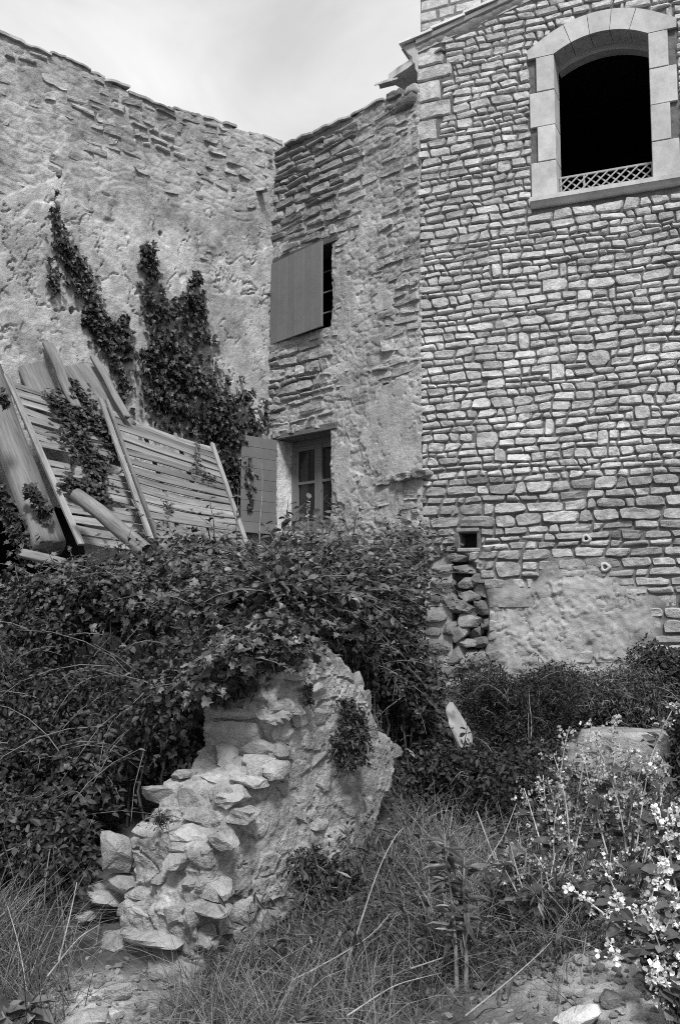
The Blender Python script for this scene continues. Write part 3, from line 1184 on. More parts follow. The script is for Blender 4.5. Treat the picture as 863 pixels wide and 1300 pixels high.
def shutter(hinge_u, z0, z1, width, ang, nb, horizontal, wall=WM, w=.03):
    """leaf hinged at hinge_u, swung by ang (0 = closed over the opening to the right)"""
    d = wall.u * math.cos(ang) + wall.n * math.sin(ang)
    t = np.cross(d, np.array([0, 0, 1.0]))
    if (np.dot(t, wall.n) < 0 and abs(ang) < 1.2) or (abs(ang) >= 1.2 and np.dot(t, wall.u) < 0): t = -t
    o = wall.pt(hinge_u, z0, w)[0]
    hz_ = z1 - z0
    root = box('shutter', o + t * -.012 + d * .005, d * (width - .01), t * .012, np.array([0, 0, hz_]) * .999, M_SHUT, B2, tone=.9)
    for i in range(nb):
        f0, f1 = i / nb, (i + 1) / nb
        g = .0014
        if horizontal:
            box('board', o + t * .001 + np.array([0, 0, hz_ * f0 + g]), d * width, t * .018, np.array([0, 0, hz_ / nb - 2 * g]), M_SHUT, root, .003, tone=random.uniform(.93, 1.07))
        else:
            box('board', o + t * .001 + d * (width * f0 + g), d * (width / nb - 2 * g), t * .018, np.array([0, 0, hz_]), M_SHUT, root, .003, tone=random.uniform(.93, 1.07))
    for f in (.14, .86):
        box('hinge_strap', o + t * -.022 + np.array([0, 0, hz_ * f]), d * width * .9, t * .009, np.array([0, 0, .035]), M_IRON, root)
        box('hinge_pin', o + t * -.006 - d * .03 + np.array([0, 0, hz_ * f - .03]), d * .03, t * .02, np.array([0, 0, .09]), M_IRON, root)
    return root


# width of the upper leaf from where its free edge shows
shutter(mu0 + .01, mz0 - .02, mz1 + .0, .97 * (mu1 - mu0) / 1.0, math.radians(6), 6, False)
shutter(lu0 - .02, lz0 - .02, lz1 - .01, .66, math.radians(180 - 92 + 2), 9, True)
for kx in range(3):
    zz = mz0 + (mz1 - mz0) * (.25 + .25 * kx)
    boxw('window_bar', WM, mu0 + .0, mu1, zz, zz + .018, -.2, -.18, M_IRON, B2, tone=1.6)
# sash window, lower opening
ws = -.30
fr = boxw('window_frame', WM, lu0 + .002, lu0 + .07, lz0 + .004, lz1 - .004, ws - .03, ws + .03, M_SASH, B2, .004)
boxw('frame_stile', WM, lu1 - .07, lu1 - .002, lz0 + .004, lz1 - .004, ws - .03, ws + .03, M_SASH, fr, .004)
boxw('frame_head', WM, lu0 + .072, lu1 - .072, lz1 - .09, lz1 - .004, ws - .03, ws + .028, M_SASH, fr, .004)
boxw('frame_foot', WM, lu0 + .072, lu1 - .072, lz0 + .004, lz0 + .08, ws - .03, ws + .035, M_SASH, fr, .004)
mid = (lu0 + lu1) / 2
zc0, zc1 = lz0 + .082, lz1 - .092
for sd in (0, 1):
    a, b = (lu0 + .074, mid - .002) if sd == 0 else (mid + .002, lu1 - .074)
    st = boxw('casement', WM, a, a + (.055 if sd == 0 else .075), zc0, zc1, ws - .02, ws + .022 + .01 * sd, M_SASH, B2, .004)
    boxw('casement_stile', WM, b - (.075 if sd == 0 else .055), b, zc0, zc1, ws - .02, ws + .022 + .008 * sd, M_SASH, st, .004)
    ia, ib = a + (.055 if sd == 0 else .075) + .001, b - (.075 if sd == 0 else .055) - .001
    for (y0, y1) in ((zc0, zc0 + .09), (zc1 - .07, zc1), (zc0 + (zc1 - zc0) * .53, zc0 + (zc1 - zc0) * .53 + .04)):
        boxw('glazing_bar', WM, ia, ib, y0, y1, ws - .018, ws + .018, M_SASH, st, .003)
    zm = zc0 + (zc1 - zc0) * .53
    for (y0, y1) in ((zc0 + .09, zm), (zm + .04, zc1 - .07)):
        boxw('pane', WM, ia, ib, y0, y1, ws - .012, ws - .007, M_GLASS, st)


def slab_tile(name, wall, u0, u1, z0, z1, w0, w1, th, mat, parent, tone=1.0, curl=0.0):
    k = 7
    V = []
    for i in range(k):
        f = i / (k - 1)
        for (w, dz) in ((w0, 0), (w1, 0), (w1, th), (w0, th)):
            V.append(wall.pt(u0 + (u1 - u0) * f, z0 + (z1 - z0) * f + dz + curl * math.sin(math.pi * f) + .006 * math.sin(9 * f + u0 * 7), w)[0])
    F = [(3, 2, 1, 0), tuple(4 * (k - 1) + i for i in range(4))]
    for s_ in range(k - 1):
        for i in range(4):
            F.append((4 * s_ + i, 4 * s_ + (i + 1) % 4, 4 * s_ + 4 + (i + 1) % 4, 4 * s_ + 4 + i))
    return mk(name, A(V), F, mat, parent, smooth=False, tone=tone)


# roof tiles along the top of the wing
u = -.1
kt = 0
while u < LM - .75:
    l = random.uniform(.24, .5)
    zt = float(topM(u)) - .03
    slab_tile('roof_tile', WM, u, u + l, zt + random.uniform(-.02, .02), zt + random.uniform(-.025, .035), -.5, .05 + random.uniform(-.03, .04), .03, M_TILE, B2,
              random.choice([.7, .9, 1.1, 1.4]) if kt else 1.6, random.uniform(0, .02))
    u += l * .97
    kt += 1


def barrel_tile(name, p, axis_, side_, length, rad, mat, parent, tone=1.0, th=.014, taper=.85):
    """half-round clay tile: p start of its axis, arched upward"""
    axis_, side_ = nz(axis_), nz(side_)
    up = np.cross(side_, axis_)
    if up[2] < 0: up = -up
    an = np.linspace(0, math.pi, 9)
    V = []
    for f in (0, 1):
        rr = rad * (1 if f == 0 else taper)
        for r_ in (rr, rr - th):
            for a in an:
                V.append(p + axis_ * length * f + side_ * r_ * math.cos(a) + up * r_ * math.sin(a))
    n = len(an)
    F = []
    for i in range(n - 1):
        F += [(i, i + 1, 2 * n + i + 1, 2 * n + i), (n + i + 1, n + i, 3 * n + i, 3 * n + i + 1), (i + 1, i, n + i, n + i + 1), (2 * n + i, 2 * n + i + 1, 3 * n + i + 1, 3 * n + i)]
    F += [(0, 2 * n, 3 * n, n), (n - 1, 2 * n - 1, 4 * n - 1, 3 * n - 1)]
    return mk(name, A(V), F, mat, parent, smooth=False, tone=tone)


# the broken eave beside the tall building: gutter tile, plaster flashing, tile ends
pu, pz = WM.uz(497, 108)
barrel_tile('gutter_tile', WM.pt(pu + .12, pz + .03, -.05)[0], -WM.u * .9 + WM.n * .25 + np.array([0, 0, .02]), WM.n, .36, .075, M_TILE, B2, 1.1)
slab_tile('flashing', WM, WM.uz(495, 108)[0], LM + .0, WM.uz(495, 104)[1], WM.uz(532, 84)[1] + .06, -.3, .035, .10, M_VERGE, B2, 1.1)
for i, (px, py) in enumerate(((499, 100), (512, 92), (520, 87))):
    a, b = WM.uz(px, py)
    slab_tile('roof_tile', WM, a, a + .5, b, b + .1, -.9, -.1 + .02 * i, .03, M_TILE, B2, .55)
for i, (px, py, w_, h_) in enumerate(((502, 122, .3, .13), (523, 115, .25, .17), (512, 135, .5, .2))):
    a, b = WM.uz(px, py)
    V = wall_stone(WM, [(a - w_ / 2, b - h_ / 2), (a + w_ / 2, b - h_ / 2), (a + w_ / 2, b + h_ / 2), (a - w_ / 2, b + h_ / 2)], .06, .2, 900 + i, 1.6, .7)
    mk('eave_stone', V, [SF], M_RSTONE, B2, tone=(.45, .95, .4)[i])
boxw('roof', WM, -.2, LM - .02, zt_l - .22, zt_l - .06, -3.0, -.08, M_TILE, B2)
# small iron hook and bracket on the corner
hk = WM.uz(337, 425)
V, F = tube([WM.pt(.03, hk[1] - .1, .02)[0], WM.pt(.03, hk[1] - .02, .05)[0], WM.pt(.06, hk[1] + .0, .08)[0]], .012)
mk('iron_hook', V, [F], M_IRON, B2)

# ------------------------------------------------------------------ LEFT: rendered house wall
B3 = empty('rendered_house', tuple(WL.pt(-2.2, 1.5)[0][:2]) + (1.5,), 'old house with a long wall of flaking render over rubble', 'building')
ztL = (WL.uz(10, 50)[1] + WL.uz(180, 112)[1] + WL.uz(335, 172)[1]) / 3
LEFT_END = -6.5


def topL(u):
    return ztL + .05 * np.sin(u * 1.1 + .6) + .03 * np.sin(u * 3.3)


dz_c = WL.uz(0, 690)
dour = (LEFT_END + 1.4, WL.uz(105, 700)[0], 1.0, WL.uz(20, 640)[1])          # dark opening at the left


def L_open(u, z):
    q = np.stack([u * 3, z * 3], -1)
    return (u > dour[0]) & (u < dour[1] + .06 * fbm(q, 2, 99)) & (z > dour[2]) & (z < dour[3] + .1 * fbm(q, 2, 98))


def plasterL(u, z):
    q = np.stack([u, z], -1)
    rel = (ztL - z)
    v = .95 * fbm(q * .95, 4, 101) + .32 * (rel - 2.0) + .1
    v = v + .55 * np.exp(-in_ell(u, z, WL.uz(60, 270), (.75, .8))) + .5 * np.exp(-in_ell(u, z, WL.uz(165, 265), (.45, .35)))
    v = v + .4 * np.exp(-in_ell(u, z, WL.uz(300, 400), (.4, 1.0))) - .9 * np.exp(-in_ell(u, z, WL.uz(110, 130), (1.3, .35)))
    v = v - .5 * np.exp(-in_ell(u, z, WL.uz(230, 210), (.9, .4)))
    return v


def L_h(u, z):
    q = np.stack([u, z], -1)
    v = plasterL(u, z)
    pl = sstep(.0, .02, v)
    pl2 = sstep(.25, .265, v + .3 * fbm(q * 2.2, 3, 103))
    base = .03 * fbm(q * .8, 3, 104) + .011 * fbm(q * 6, 4, 105) + .006 * fbm(q * 26, 2, 106)
    f1, f2, idv = worley(np.stack([u / .27, z / .135], -1) + .6 * np.stack([fbm(q * 3, 2, 107), fbm(q * 3, 2, 108)], -1), 109)
    lump = .010 * sstep(.02, .3, f2 - f1) * (.35 + idv) + .018 * (fbm(q * 2.4, 3, 113) + .75)
    h = base + (1 - pl) * lump - .012 + pl * .03 + pl2 * .022 - .4 * pl * base * .5
    cr_ = (np.abs(fbm(q * 1.5 + .2 * fbm(q * 6, 2, 112)[..., None], 4, 110)) < .011) & (fbm(q * .8, 2, 111) > -.05)
    cr2 = (np.abs(fbm(q * 3.1 + .15 * fbm(q * 9, 2, 117)[..., None], 3, 116)) < .014) & (fbm(q * 1.3, 2, 118) > .08)
    h = h - .032 * cr_ * pl - .022 * cr2 * pl
    h = h + .05 * np.clip(z - 4.5, -1, 4) * .75 * sstep(-2.0, 0, u)
    for (px, py, rr) in ((75, 223, .035), (203, 297, .032), (90, 395, .04)):
        c = WL.uz(px, py)
        h = h - .10 * (1 - sstep(.6, 1.0, in_ell(u, z, c, (rr, rr * 1.2))))
    return h


us = np.concatenate([np.arange(LEFT_END, -4.9, .08), np.arange(-4.9, .14, .0155)])
zs = np.arange(1.0, 9.3, .0165)
wallL = sheet('wall', WL, us, zs, L_h, M_REND, B3, lambda u, z: (z > topL(u) - .05) | L_open(u, z),
              tone=lambda u, z: 1.0 + .1 * sstep(0, .05, plasterL(u, z)) - .28 * sstep(.35, .8, fbm(np.stack([u * 1.4, z * 2.2], -1), 4, 115) * .9 + .75 * np.exp(-in_ell(u, z, WL.uz(130, 150), (1.5, .4)))))


def L_allowed(u, z):
    if u < -4.6 or u > -.02 or z > topL(u) - .1: return False
    if opL_l(u, z) or (u < dour[1] + .1 and z < dour[3] + .1): return False
    if z < 2.2: return False
    return plL_l(u, z) < -.02


plL_l = lookup(plasterL, -4.8, .2, 1.5, 9.3)
opL_l = lookup(L_open, -6.5, .2, 1, 9.3)


cells = courses(WL, -4.6, 0, 2.2, 9.2, lambda z, r: r.choice([r.uniform(.08, .12), r.uniform(.11, .19)]),
                lambda z, h, r: r.uniform(.12, .4), L_allowed, 31, wave=.05, joint=.02, split=.05, jit=.04)
WLx = Wall(WL.o, WL.u, WL.n)


def L_front(u, z, r):
    return r.uniform(-.035, .024) + .0 + (.0375 * float(np.clip(z - 4.5, -1, 4)) * float(sstep(-2.0, 0, np.array(u)))) + (.02 if z > ztL - .8 else 0)


put_stones(WL, cells, wallL, M_RSTONE, L_front, .07, 33, .95, lambda u, z, r: r.uniform(.8, 1.08), 300, k=.6)
u = -4.8
while u < .1:
    l = random.uniform(.18, .42)
    zt = float(topL(u)) - .07
    slab_tile('roof_tile', WL, u, u + l, zt + random.uniform(-.015, .02), zt + random.uniform(-.015, .025), -.5, .02 + random.uniform(-.015, .03) + .14 * float(sstep(-2, 0, np.array(u))),
              random.uniform(.022, .04), M_TILE, B3, random.choice([.6, .85, 1.0, 1.25]), random.uniform(0, .02))
    u += l * .98
boxw('roof', WL, LEFT_END, -.0, ztL - .3, ztL - .1, -4, -.1, M_TILE, B3)
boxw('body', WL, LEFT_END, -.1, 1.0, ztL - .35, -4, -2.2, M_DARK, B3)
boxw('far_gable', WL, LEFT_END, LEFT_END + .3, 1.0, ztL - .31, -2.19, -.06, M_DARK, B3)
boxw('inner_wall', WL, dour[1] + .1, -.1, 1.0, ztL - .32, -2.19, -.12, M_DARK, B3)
pc = WL.uz(329, 243, .15)
barrel_tile('drain_tile', WL.pt(pc[0], pc[1], .1)[0], WL.n - np.array([0, 0, .2]), WL.u, .22, .06, M_TILE, B3, 1.2)

# ------------------------------------------------------------------ leaning timber and slatted panels against the left house


def plane3(a, b, c):
    a, b, c = A(a), A(b), A(c)
    n = nz(np.cross(b - a, c - a))
    return a, (n if n[1] < 0 else -n)


def hit(pl, px, py):
    o, n = pl
    c = np.array([0, 0, CAM_H]); d = ray(px, py)
    return c + d * np.dot(o - c, n) / np.dot(d, n)


def bar(name, p, q_, wid, th, n, mat, parent, tone=1.0, rough=.006, bev=.004):
    """flat timber from p to q_, wid across, th thick, facing n"""
    p, q_ = A(p, float), A(q_, float)
    d = q_ - p
    s = nz(np.cross(d, n))
    n2 = nz(np.cross(s, d))
    return box(name, p - s * wid / 2, d, s * wid, n2 * th, mat, parent, bev, tone, rough)


def slat_panel(tl, tr, bl, br, Yd, nsl, label, stiles, seed, skip=()):
    r = random.Random(seed)
    pl = plane3(P(*tl, Yd[0]), P(*tr, Yd[1]), P(*bl, Yd[2]))
    c = [hit(pl, *k) for k in (tl, tr, bl, br)]
    n = pl[1]
    base = (c[2] + c[3]) / 2
    root = empty('slatted_panel', tuple(base), label, 'wooden panel')
    for (f, wd, off, tn) in stiles:
        a = c[0] * (1 - f) + c[1] * f
        b = c[2] * (1 - f) + c[3] * f
        bar('stile', a + n * off - nz(b - a) * .05, b + n * off + nz(b - a) * .05, wd, .035, n, M_WOOD, root, tn, .006)
    L = np.linalg.norm(c[2] - c[0])
    hs = L / nsl
    for i in range(nsl):
        if i in skip: continue
        f = (i + .5) / nsl
        a = c[0] * (1 - f) + c[2] * f
        b = c[1] * (1 - f) + c[3] * f
        d = nz(b - a)
        a = a - d * r.uniform(0, .03); b = b + d * r.uniform(-.02, .03)
        n2 = nz(n + np.array([0, 0, r.uniform(.14, .3)]))
        mid_ = (a + b) / 2 + n * r.uniform(-.02, .02) + np.array([0, 0, r.uniform(-.035, .015)])
        # gently sprung board: two pieces of one mesh
        s = nz(np.cross(d, n2)); t = nz(np.cross(s, d)) * .012
        w2 = hs * r.uniform(.40, .5)
        V = []
        for f2 in np.linspace(0, 1, 9):
            p_ = a * (1 - f2) + b * f2 + (mid_ - (a + b) / 2) * math.sin(math.pi * f2)
            e = 1 + .06 * float(vnoise(np.array([[f2 * 7, i, seed]]), 3)[0])
            for (ss, tt) in ((-1, 0), (1, 0), (1, 1), (-1, 1)):
                V.append(p_ + s * w2 * ss * e + t * tt + n * .0)
        F = [(0, 1, 2, 3), (32, 35, 34, 33)]
        for k in range(8):
            for j in range(4):
                F.append((4 * k + j, 4 * k + 4 + j, 4 * k + 4 + (j + 1) % 4, 4 * k + (j + 1) % 4))
        G = (A(V) - a) @ np.stack([d, s, n], 1) * A([.07, 1, 1]) + (i * 3.1, 0, 0)
        mk('slat', A(V), F, M_WOOD, root, smooth=False, tone=r.uniform(.6, 1.25), gc=G)
    return root, pl, c


PN1, plA, cA = slat_panel((8, 482), (128, 520), (100, 690), (200, 700), (11.9, 12.5, 10.9), 18,
                          'slatted wooden panel half covered by ivy, next to the thick leaning beam', ((0.0, .075, .02, 1.15), (.52, .05, -.05, .8), (1.0, .06, .0, .9)), 3, skip=(8,))
PN2, plB, cB = slat_panel((127, 513), (269, 568), (188, 684), (312, 694), (12.35, 13.0, 11.1), 15,
                          'slatted wooden panel with bare boards, leaning beside the ivy trunk', ((.0, .06, .03, 1.1), (.05, .04, .045, .9), (.36, .04, -.05, .8), (.68, .04, -.05, .8), (1.0, .055, .015, 1.2)), 4)


def timber(label, pts, wid, th, Y, tone=1.0, rough=.02, sq=9.0):
    """weathered squared trunk: rounded section, wandering along its length, split end"""
    p, q_ = P(*pts[0], Y[0]), P(*pts[1], Y[1])
    n = nz(nz(np.array([0, 0, CAM_H]) - p) + np.array([.35, 0, .25]))
    d = q_ - p
    L = np.linalg.norm(d)
    s_ = nz(np.cross(d, n)); n = nz(np.cross(s_, d))
    K, M = 26, 20
    sd = len(label) * 1.7
    an = np.linspace(0, 2 * math.pi, M + 1)[:-1]
    ca, sa = np.cos(an), np.sin(an)
    rr = 1 / (np.abs(ca) ** sq + np.abs(sa) ** sq) ** (1 / sq)
    V, G = [], []
    for i in range(K):
        f = i / (K - 1)
        wob = rough * (vnoise(np.stack([np.full(M, f * 3), an * 0 + sd], 1), 3) * s_[:, None]).T
        groove = 1 + .07 * vnoise(np.stack([an * 3.1, np.full(M, f * 1.2 + sd)], 1), 4) + .03 * vnoise(np.stack([an * 9, np.full(M, f * 3 + sd)], 1), 5)
        ends = d * 0 if 0 < i < K - 1 else nz(d) * 1
        off = (.05 * vnoise(np.stack([an * 2, np.full(M, sd)], 1), 6))[:, None] * ends
        V.append(p + d * f + wob + off + (rr * ca * groove * wid / 2)[:, None] * s_ + (rr * sa * groove * th / 2 + th / 2)[:, None] * n)
        G.append(np.stack([np.full(M, f * L * .06 + sd), rr * ca * wid / 2, rr * sa * th / 2], 1))
    V, G = np.concatenate(V), np.concatenate(G)
    i = np.arange(K - 1)[:, None] * M; j = np.arange(M)[None]; k = (j + 1) % M
    F = np.stack([i + j, i + k, i + M + k, i + M + j], -1).reshape(-1, 4)
    V = np.concatenate([V, [V[:M].mean(0), V[-M:].mean(0)]]); G = np.concatenate([G, [G[:M].mean(0), G[-M:].mean(0)]])
    jj = np.arange(M)
    C = np.concatenate([np.stack([(jj + 1) % M, jj, np.full(M, K * M)], 1), np.stack([(K - 1) * M + jj, (K - 1) * M + (jj + 1) % M, np.full(M, K * M + 1)], 1)])
    return tag(mk('timber_beam', V, [F, C], M_BEAM, None, tone=tone, gc=G), label, 'beam')


timber('thick round-edged timber beam leaning left of the slatted panels', ((-22, 480), (58, 706)), .34, .26, (12.0, 10.6), .8, .04, 3.0)
timber('short broken beam stub jutting up by a crack in the render', ((26, 446), (64, 525)), .34, .1, (12.75, 12.2), .85)
timber('slim squared post sticking up between two wider boards', ((60, 438), (96, 520)), .12, .06, (12.6, 12.1), .95)
timber('wide weathered board rising behind the bare slatted panel', ((98, 468), (152, 545)), .42, .07, (12.9, 12.4), .9)
timber('narrow board edge beside the wide weathered board under ivy', ((120, 456), (162, 532)), .09, .05, (12.85, 12.3), 1.0)
timber('short plank end poking out over the dark opening', ((30, 704), (82, 716)), .09, .05, (10.2, 10.0), 1.0, .008)
# round pole lying across the panel
p0, p1 = P(97, 628, 10.75), P(186, 700, 10.1)
V, F = tube([p0, p0 * .66 + p1 * .34 + .01, p0 * .33 + p1 * .67, p1], [.075, .08, .082, .08], 10)
capc = len(V)
V = np.concatenate([V, [p0, p1]])
F2 = np.array([[(i + 1) % 10, i, capc] for i in range(10)])
Gp = (V - p0) @ np.stack([nz(p1 - p0), nz(np.cross(p1 - p0, [0, 0, 1])), nz(np.cross(p1 - p0, [1, 0, 0]))], 1) * A([.07, 1, 1])
tag(mk('wooden_pole', V, [F, F2], M_BEAM, None, tone=1.2, gc=Gp), 'round wooden pole lying slanted across the foot of the ivy panel', 'pole')

# ------------------------------------------------------------------ RUINED WALL in the foreground
wa, wb = P(250, 1200, 4.6), P(500, 1200, 6.0)
uW = nz(np.array([wb[0] - wa[0], wb[1] - wa[1], 0]))
nW = np.array([uW[1], -uW[0], 0])
WW = Wall((wa[0], wa[1], 0), uW, nW)
out_px = [(232, 1330), (246, 1230), (250, 1170), (268, 1120), (262, 1078), (292, 1055), (300, 1005), (332, 985), (350, 960), (352, 925), (345, 895), (352, 865), (350, 850), (385, 838), (410, 818), (430, 836),
          (456, 872), (470, 900), (482, 930), (503, 945), (500, 978), (484, 1020), (472, 1060), (450, 1090), (446, 1140), (436, 1200), (430, 1330)]
outl = A([WW.uz(*p) for p in out_px])
zb_ = -.15
outl[:, 1] = np.maximum(outl[:, 1], zb_)
TW = .46
n = len(outl)
V = np.concatenate([WW.pt(outl[:, 0], outl[:, 1], 0), WW.pt(outl[:, 0] - .0, outl[:, 1], -TW)])
F = [tuple(range(n))[::-1], tuple(range(n, 2 * n))] + [(i, (i + 1) % n, (i + 1) % n + n, i + n) for i in range(n)]
tmp_me = bpy.data.meshes.new('tmp')
tmp_me.from_pydata(V.tolist(), [], F)
import bmesh
bm = bmesh.new(); bm.from_mesh(tmp_me); bmesh.ops.recalc_face_normals(bm, faces=bm.faces); bmesh.ops.triangulate(bm, faces=bm.faces); bm.to_mesh(tmp_me); bm.free()
tmp = bpy.data.objects.new('tmp', tmp_me)
COL.objects.link(tmp)
md = tmp.modifiers.new('r', 'REMESH'); md.mode = 'VOXEL'; md.voxel_size = .0105
md2 = tmp.modifiers.new('s', 'SMOOTH'); md2.iterations = 8; md2.factor = .5
dg = bpy.context.evaluated_depsgraph_get()
ev = tmp.evaluated_get(dg)
rm = ev.to_mesh()
nv = len(rm.vertices)
V = np.empty(nv * 3, np.float32); rm.vertices.foreach_get('co', V); V = V.reshape(-1, 3).astype(float)
NN = np.empty(nv * 3, np.float32); rm.vertices.foreach_get('normal', NN); NN = NN.reshape(-1, 3).astype(float)
fl = [tuple(p.vertices) for p in rm.polygons]
ev.to_mesh_clear()
bpy.data.objects.remove(tmp)
bpy.data.meshes.remove(tmp_me)
lu_ = (V - WW.o) @ uW
lw_ = (V - WW.o) @ nW
q = np.stack([lu_ - .6 * lw_, V[:, 2] + .15 * lw_], -1)
f1, f2, idv = worley(np.stack([q[:, 0] / .19, q[:, 1] / .13], -1) + .5 * np.stack([fbm(q * 4, 2, 120), fbm(q * 4, 2, 121)], -1), 122)
disp = .032 * fbm(V * 3.2, 3, 123) + .016 * fbm(V * 11, 4, 124) + .012 * fbm(V * 40, 3, 125) + .03 * sstep(.02, .11, f2 - f1) * (idv - .25) - .012
pl = sstep(.05, .12, fbm(q * 1.6, 3, 127) + .25)
disp = disp * (1 - .45 * pl) + .010 * pl
crk = (np.abs(fbm(q * 2.6, 3, 128)) < .02) & (fbm(q * 1.2, 2, 129) > -.05)
disp = disp - .022 * crk - .012 * sstep(.28, .42, fbm(V * 14, 3, 133))
V = V + NN * disp[:, None]
tn = .92 + .5 * (idv - .45) * sstep(.05, .2, f2 - f1) * (1 - .6 * pl) + .25 * fbm(V * 6, 3, 131) - .25 * (lu_ < .25) * sstep(.5, -.1, V[:, 2]) + .1 * sstep(.9, 1.4, V[:, 2])
RW = mk('ruined_wall', V, fl, M_RUIN, None, (WW.pt(.8, 0)[0][0], WW.pt(.8, 0)[0][1], 0.0), tone=tn, smooth=False)
tag(RW, 'broken stub of a mortared rubble wall with a stepped end, ivy on top', 'wall')

# rocks: rounded, noisy cube-spheres
cs = np.linspace(-1, 1, 6)


def rock_template():
    V, F = [], []
    key = {}
    for ax in range(3):
        for sg in (-1, 1):
            idx = np.zeros((6, 6), int)
            for i, a in enumerate(cs):
                for j, b in enumerate(cs):
                    p = [0, 0, 0]; p[ax] = sg; p[(ax + 1) % 3] = a; p[(ax + 2) % 3] = b
                    kk = tuple(np.round(p, 4))
                    if kk not in key:
                        key[kk] = len(V); V.append(p)
                    idx[i, j] = key[kk]
            for i in range(5):
                for j in range(5):
                    qd = [idx[i, j], idx[i + 1, j], idx[i + 1, j + 1], idx[i, j + 1]]
                    F.append(qd if sg > 0 else qd[::-1])
    return A(V, float) if False else np.array(V, float), np.array(F)


RV, RF = rock_template()


def rock(center, ex, ey, ez, seed, rnd=.5, rough=.22):
    """ex,ey,ez: half-extent vectors"""
    s = nz(RV)
    v = RV * (1 - rnd) + s * rnd * 1.12
    pn = s * 1.4 + seed * 3.17
    v = v * (1 + rough * fbm(pn * 1.2, 3, 5)[:, None])
    r = random.Random(seed)
    for _ in range(11):                      # broken flat faces
        d = nz(np.array([r.gauss(0, 1), r.gauss(0, 1), r.gauss(0, 1)]))
        h = r.uniform(.62, .95)
        over = np.clip(v @ d - h, 0, None)
        v = v - over[:, None] * d * .97
    v = v + .035 * np.stack([vnoise(s * 5 + seed, 1), vnoise(s * 5 + seed, 2), vnoise(s * 5 + seed, 3)], 1)
    return A(center, float) + v[:, :1] * A(ex, float) + v[:, 1:2] * A(ey, float) + v[:, 2:] * A(ez, float)


def edge_u(py):
    ys = [p[1] for p in out_px[:14]][::-1]
    xs = [p[0] for p in out_px[:14]][::-1]
    ex = np.interp(py, ys, xs)
    return WW.uz(ex, py)[0]


for i, (px, py, wp, hp, tl) in enumerate(HOLLOW):          # loose tilted stones in the eroded hollow of the coursed wall
    cu, cz = WR.uz(px, py)
    sc = 12.6 / F_PX
    ct, st_ = math.cos(tl), math.sin(tl)
    e1 = (WR.u * ct + A([0, 0, st_])) * wp * sc / 2 * 1.05
    e3 = (-WR.u * st_ + A([0, 0, ct])) * hp * sc / 2 * 1.08
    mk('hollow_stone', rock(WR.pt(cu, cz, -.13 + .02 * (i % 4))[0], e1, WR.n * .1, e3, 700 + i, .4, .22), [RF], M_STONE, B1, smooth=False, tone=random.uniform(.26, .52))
# stones of the broken, stepped end: px, py, width px, height px, tilt
end_st = [(322, 881, 72, 34, -.08), (303, 904, 82, 22, .02), (306, 931, 88, 36, -.1), (338, 952, 62, 30, .05), (348, 908, 40, 24, .2), (338, 855, 30, 32, .3), (352, 975, 30, 26, 0), (296, 966, 40, 44, .2),
          (206, 1008, 56, 24, .05), (212, 1034, 44, 30, -.3), (250, 1016, 52, 30, .1), (262, 1036, 50, 34, .05), (150, 1084, 52, 44, .35), (196, 1066, 46, 24, .1), (240, 1070, 96, 26, .08),
          (160, 1118, 50, 14, .3), (132, 1140, 50, 18, .25), (118, 1162, 16, 16, 0), (210, 1114, 26, 13, -.05), (252, 1122, 40, 34, 0), (228, 1162, 56, 22, -.1), (200, 1190, 84, 24, -.08), (212, 1232, 56, 26, 0),
          (180, 1262, 40, 20, .1), (150, 1195, 44, 36, .2), (236, 1245, 40, 60, .1), (300, 1010, 44, 26, .1), (232, 1092, 36, 22, 0), (170, 1150, 46, 26, .1)]
for i, (px, py, wp, hp, tl) in enumerate(end_st):
    ue = edge_u(py) + .03
    o = WW.pt(ue, 0)[0]
    d = ray(px, py); c0 = np.array([0, 0, CAM_H])
    t = np.dot(o - c0, uW) / np.dot(d, uW)
    cpt = c0 + d * t
    sc = t / F_PX * 1.0
    wv = -nW * (wp * sc / 2 / abs(nW[0])) * .86
    hv = np.array([0, 0, hp * sc / 2 * 1.05])
    wv = wv + np.array([0, 0, tl * np.linalg.norm(wv)])
    hvv = hv + nz(wv) * (-tl * np.linalg.norm(hv))
    dv = uW * max(.09, .55 * np.linalg.norm(wv))
    mk('stone', rock(cpt - uW * .0, wv, dv, hvv, 200 + i, .42, .26), [RF], M_RUBBLE, RW, smooth=False, tone=random.uniform(.9, 1.25))
# the rest of the broken end: flat stones bedded in rough courses across the wall's thickness
re_ = random.Random(12)
ez, eu = outl[:14, 1][::-1], outl[:14, 0][::-1]
eo = np.argsort(outl[:14, 1])
zz = .02
while zz < 1.36:
    hh = re_.uniform(.022, .05)
    w_ = -TW - .02
    while w_ < .0:
        ln = re_.uniform(.05, .12)
        ue = float(np.interp(zz, outl[:14, 1][eo], outl[:14, 0][eo])) + re_.uniform(.045, .10)
        tl = re_.uniform(-.18, .18)
        if re_.random() < .4:
            w_ += 2 * ln
            continue
        e1 = nW * ln * .95 + A([0, 0, ln * tl])
        mk('stone', rock(WW.pt(ue, zz + hh, w_ + ln)[0], e1, uW * re_.uniform(.06, .1), A([0, 0, hh * 1.0]) - nW * hh * tl, 1300 + int(zz * 1000) + int(w_ * 77), .3, .22), [RF], M_RUIN, RW, smooth=False, tone=re_.uniform(.8, 1.15))
        w_ += 2 * ln + re_.uniform(.0, .03)
    zz += 2 * hh + .006
# stones showing through the mortar of the long face
pts = []
r_ = random.Random(5)
from math import hypot


def in_poly(x, y, poly):
    c = False
    j = len(poly) - 1
    for i in range(len(poly)):
        xi, yi = poly[i]; xj, yj = poly[j]
        if (yi > y) != (yj > y) and x < (xj - xi) * (y - yi) / (yj - yi + 1e-9) + xi: c = not c
        j = i
    return c


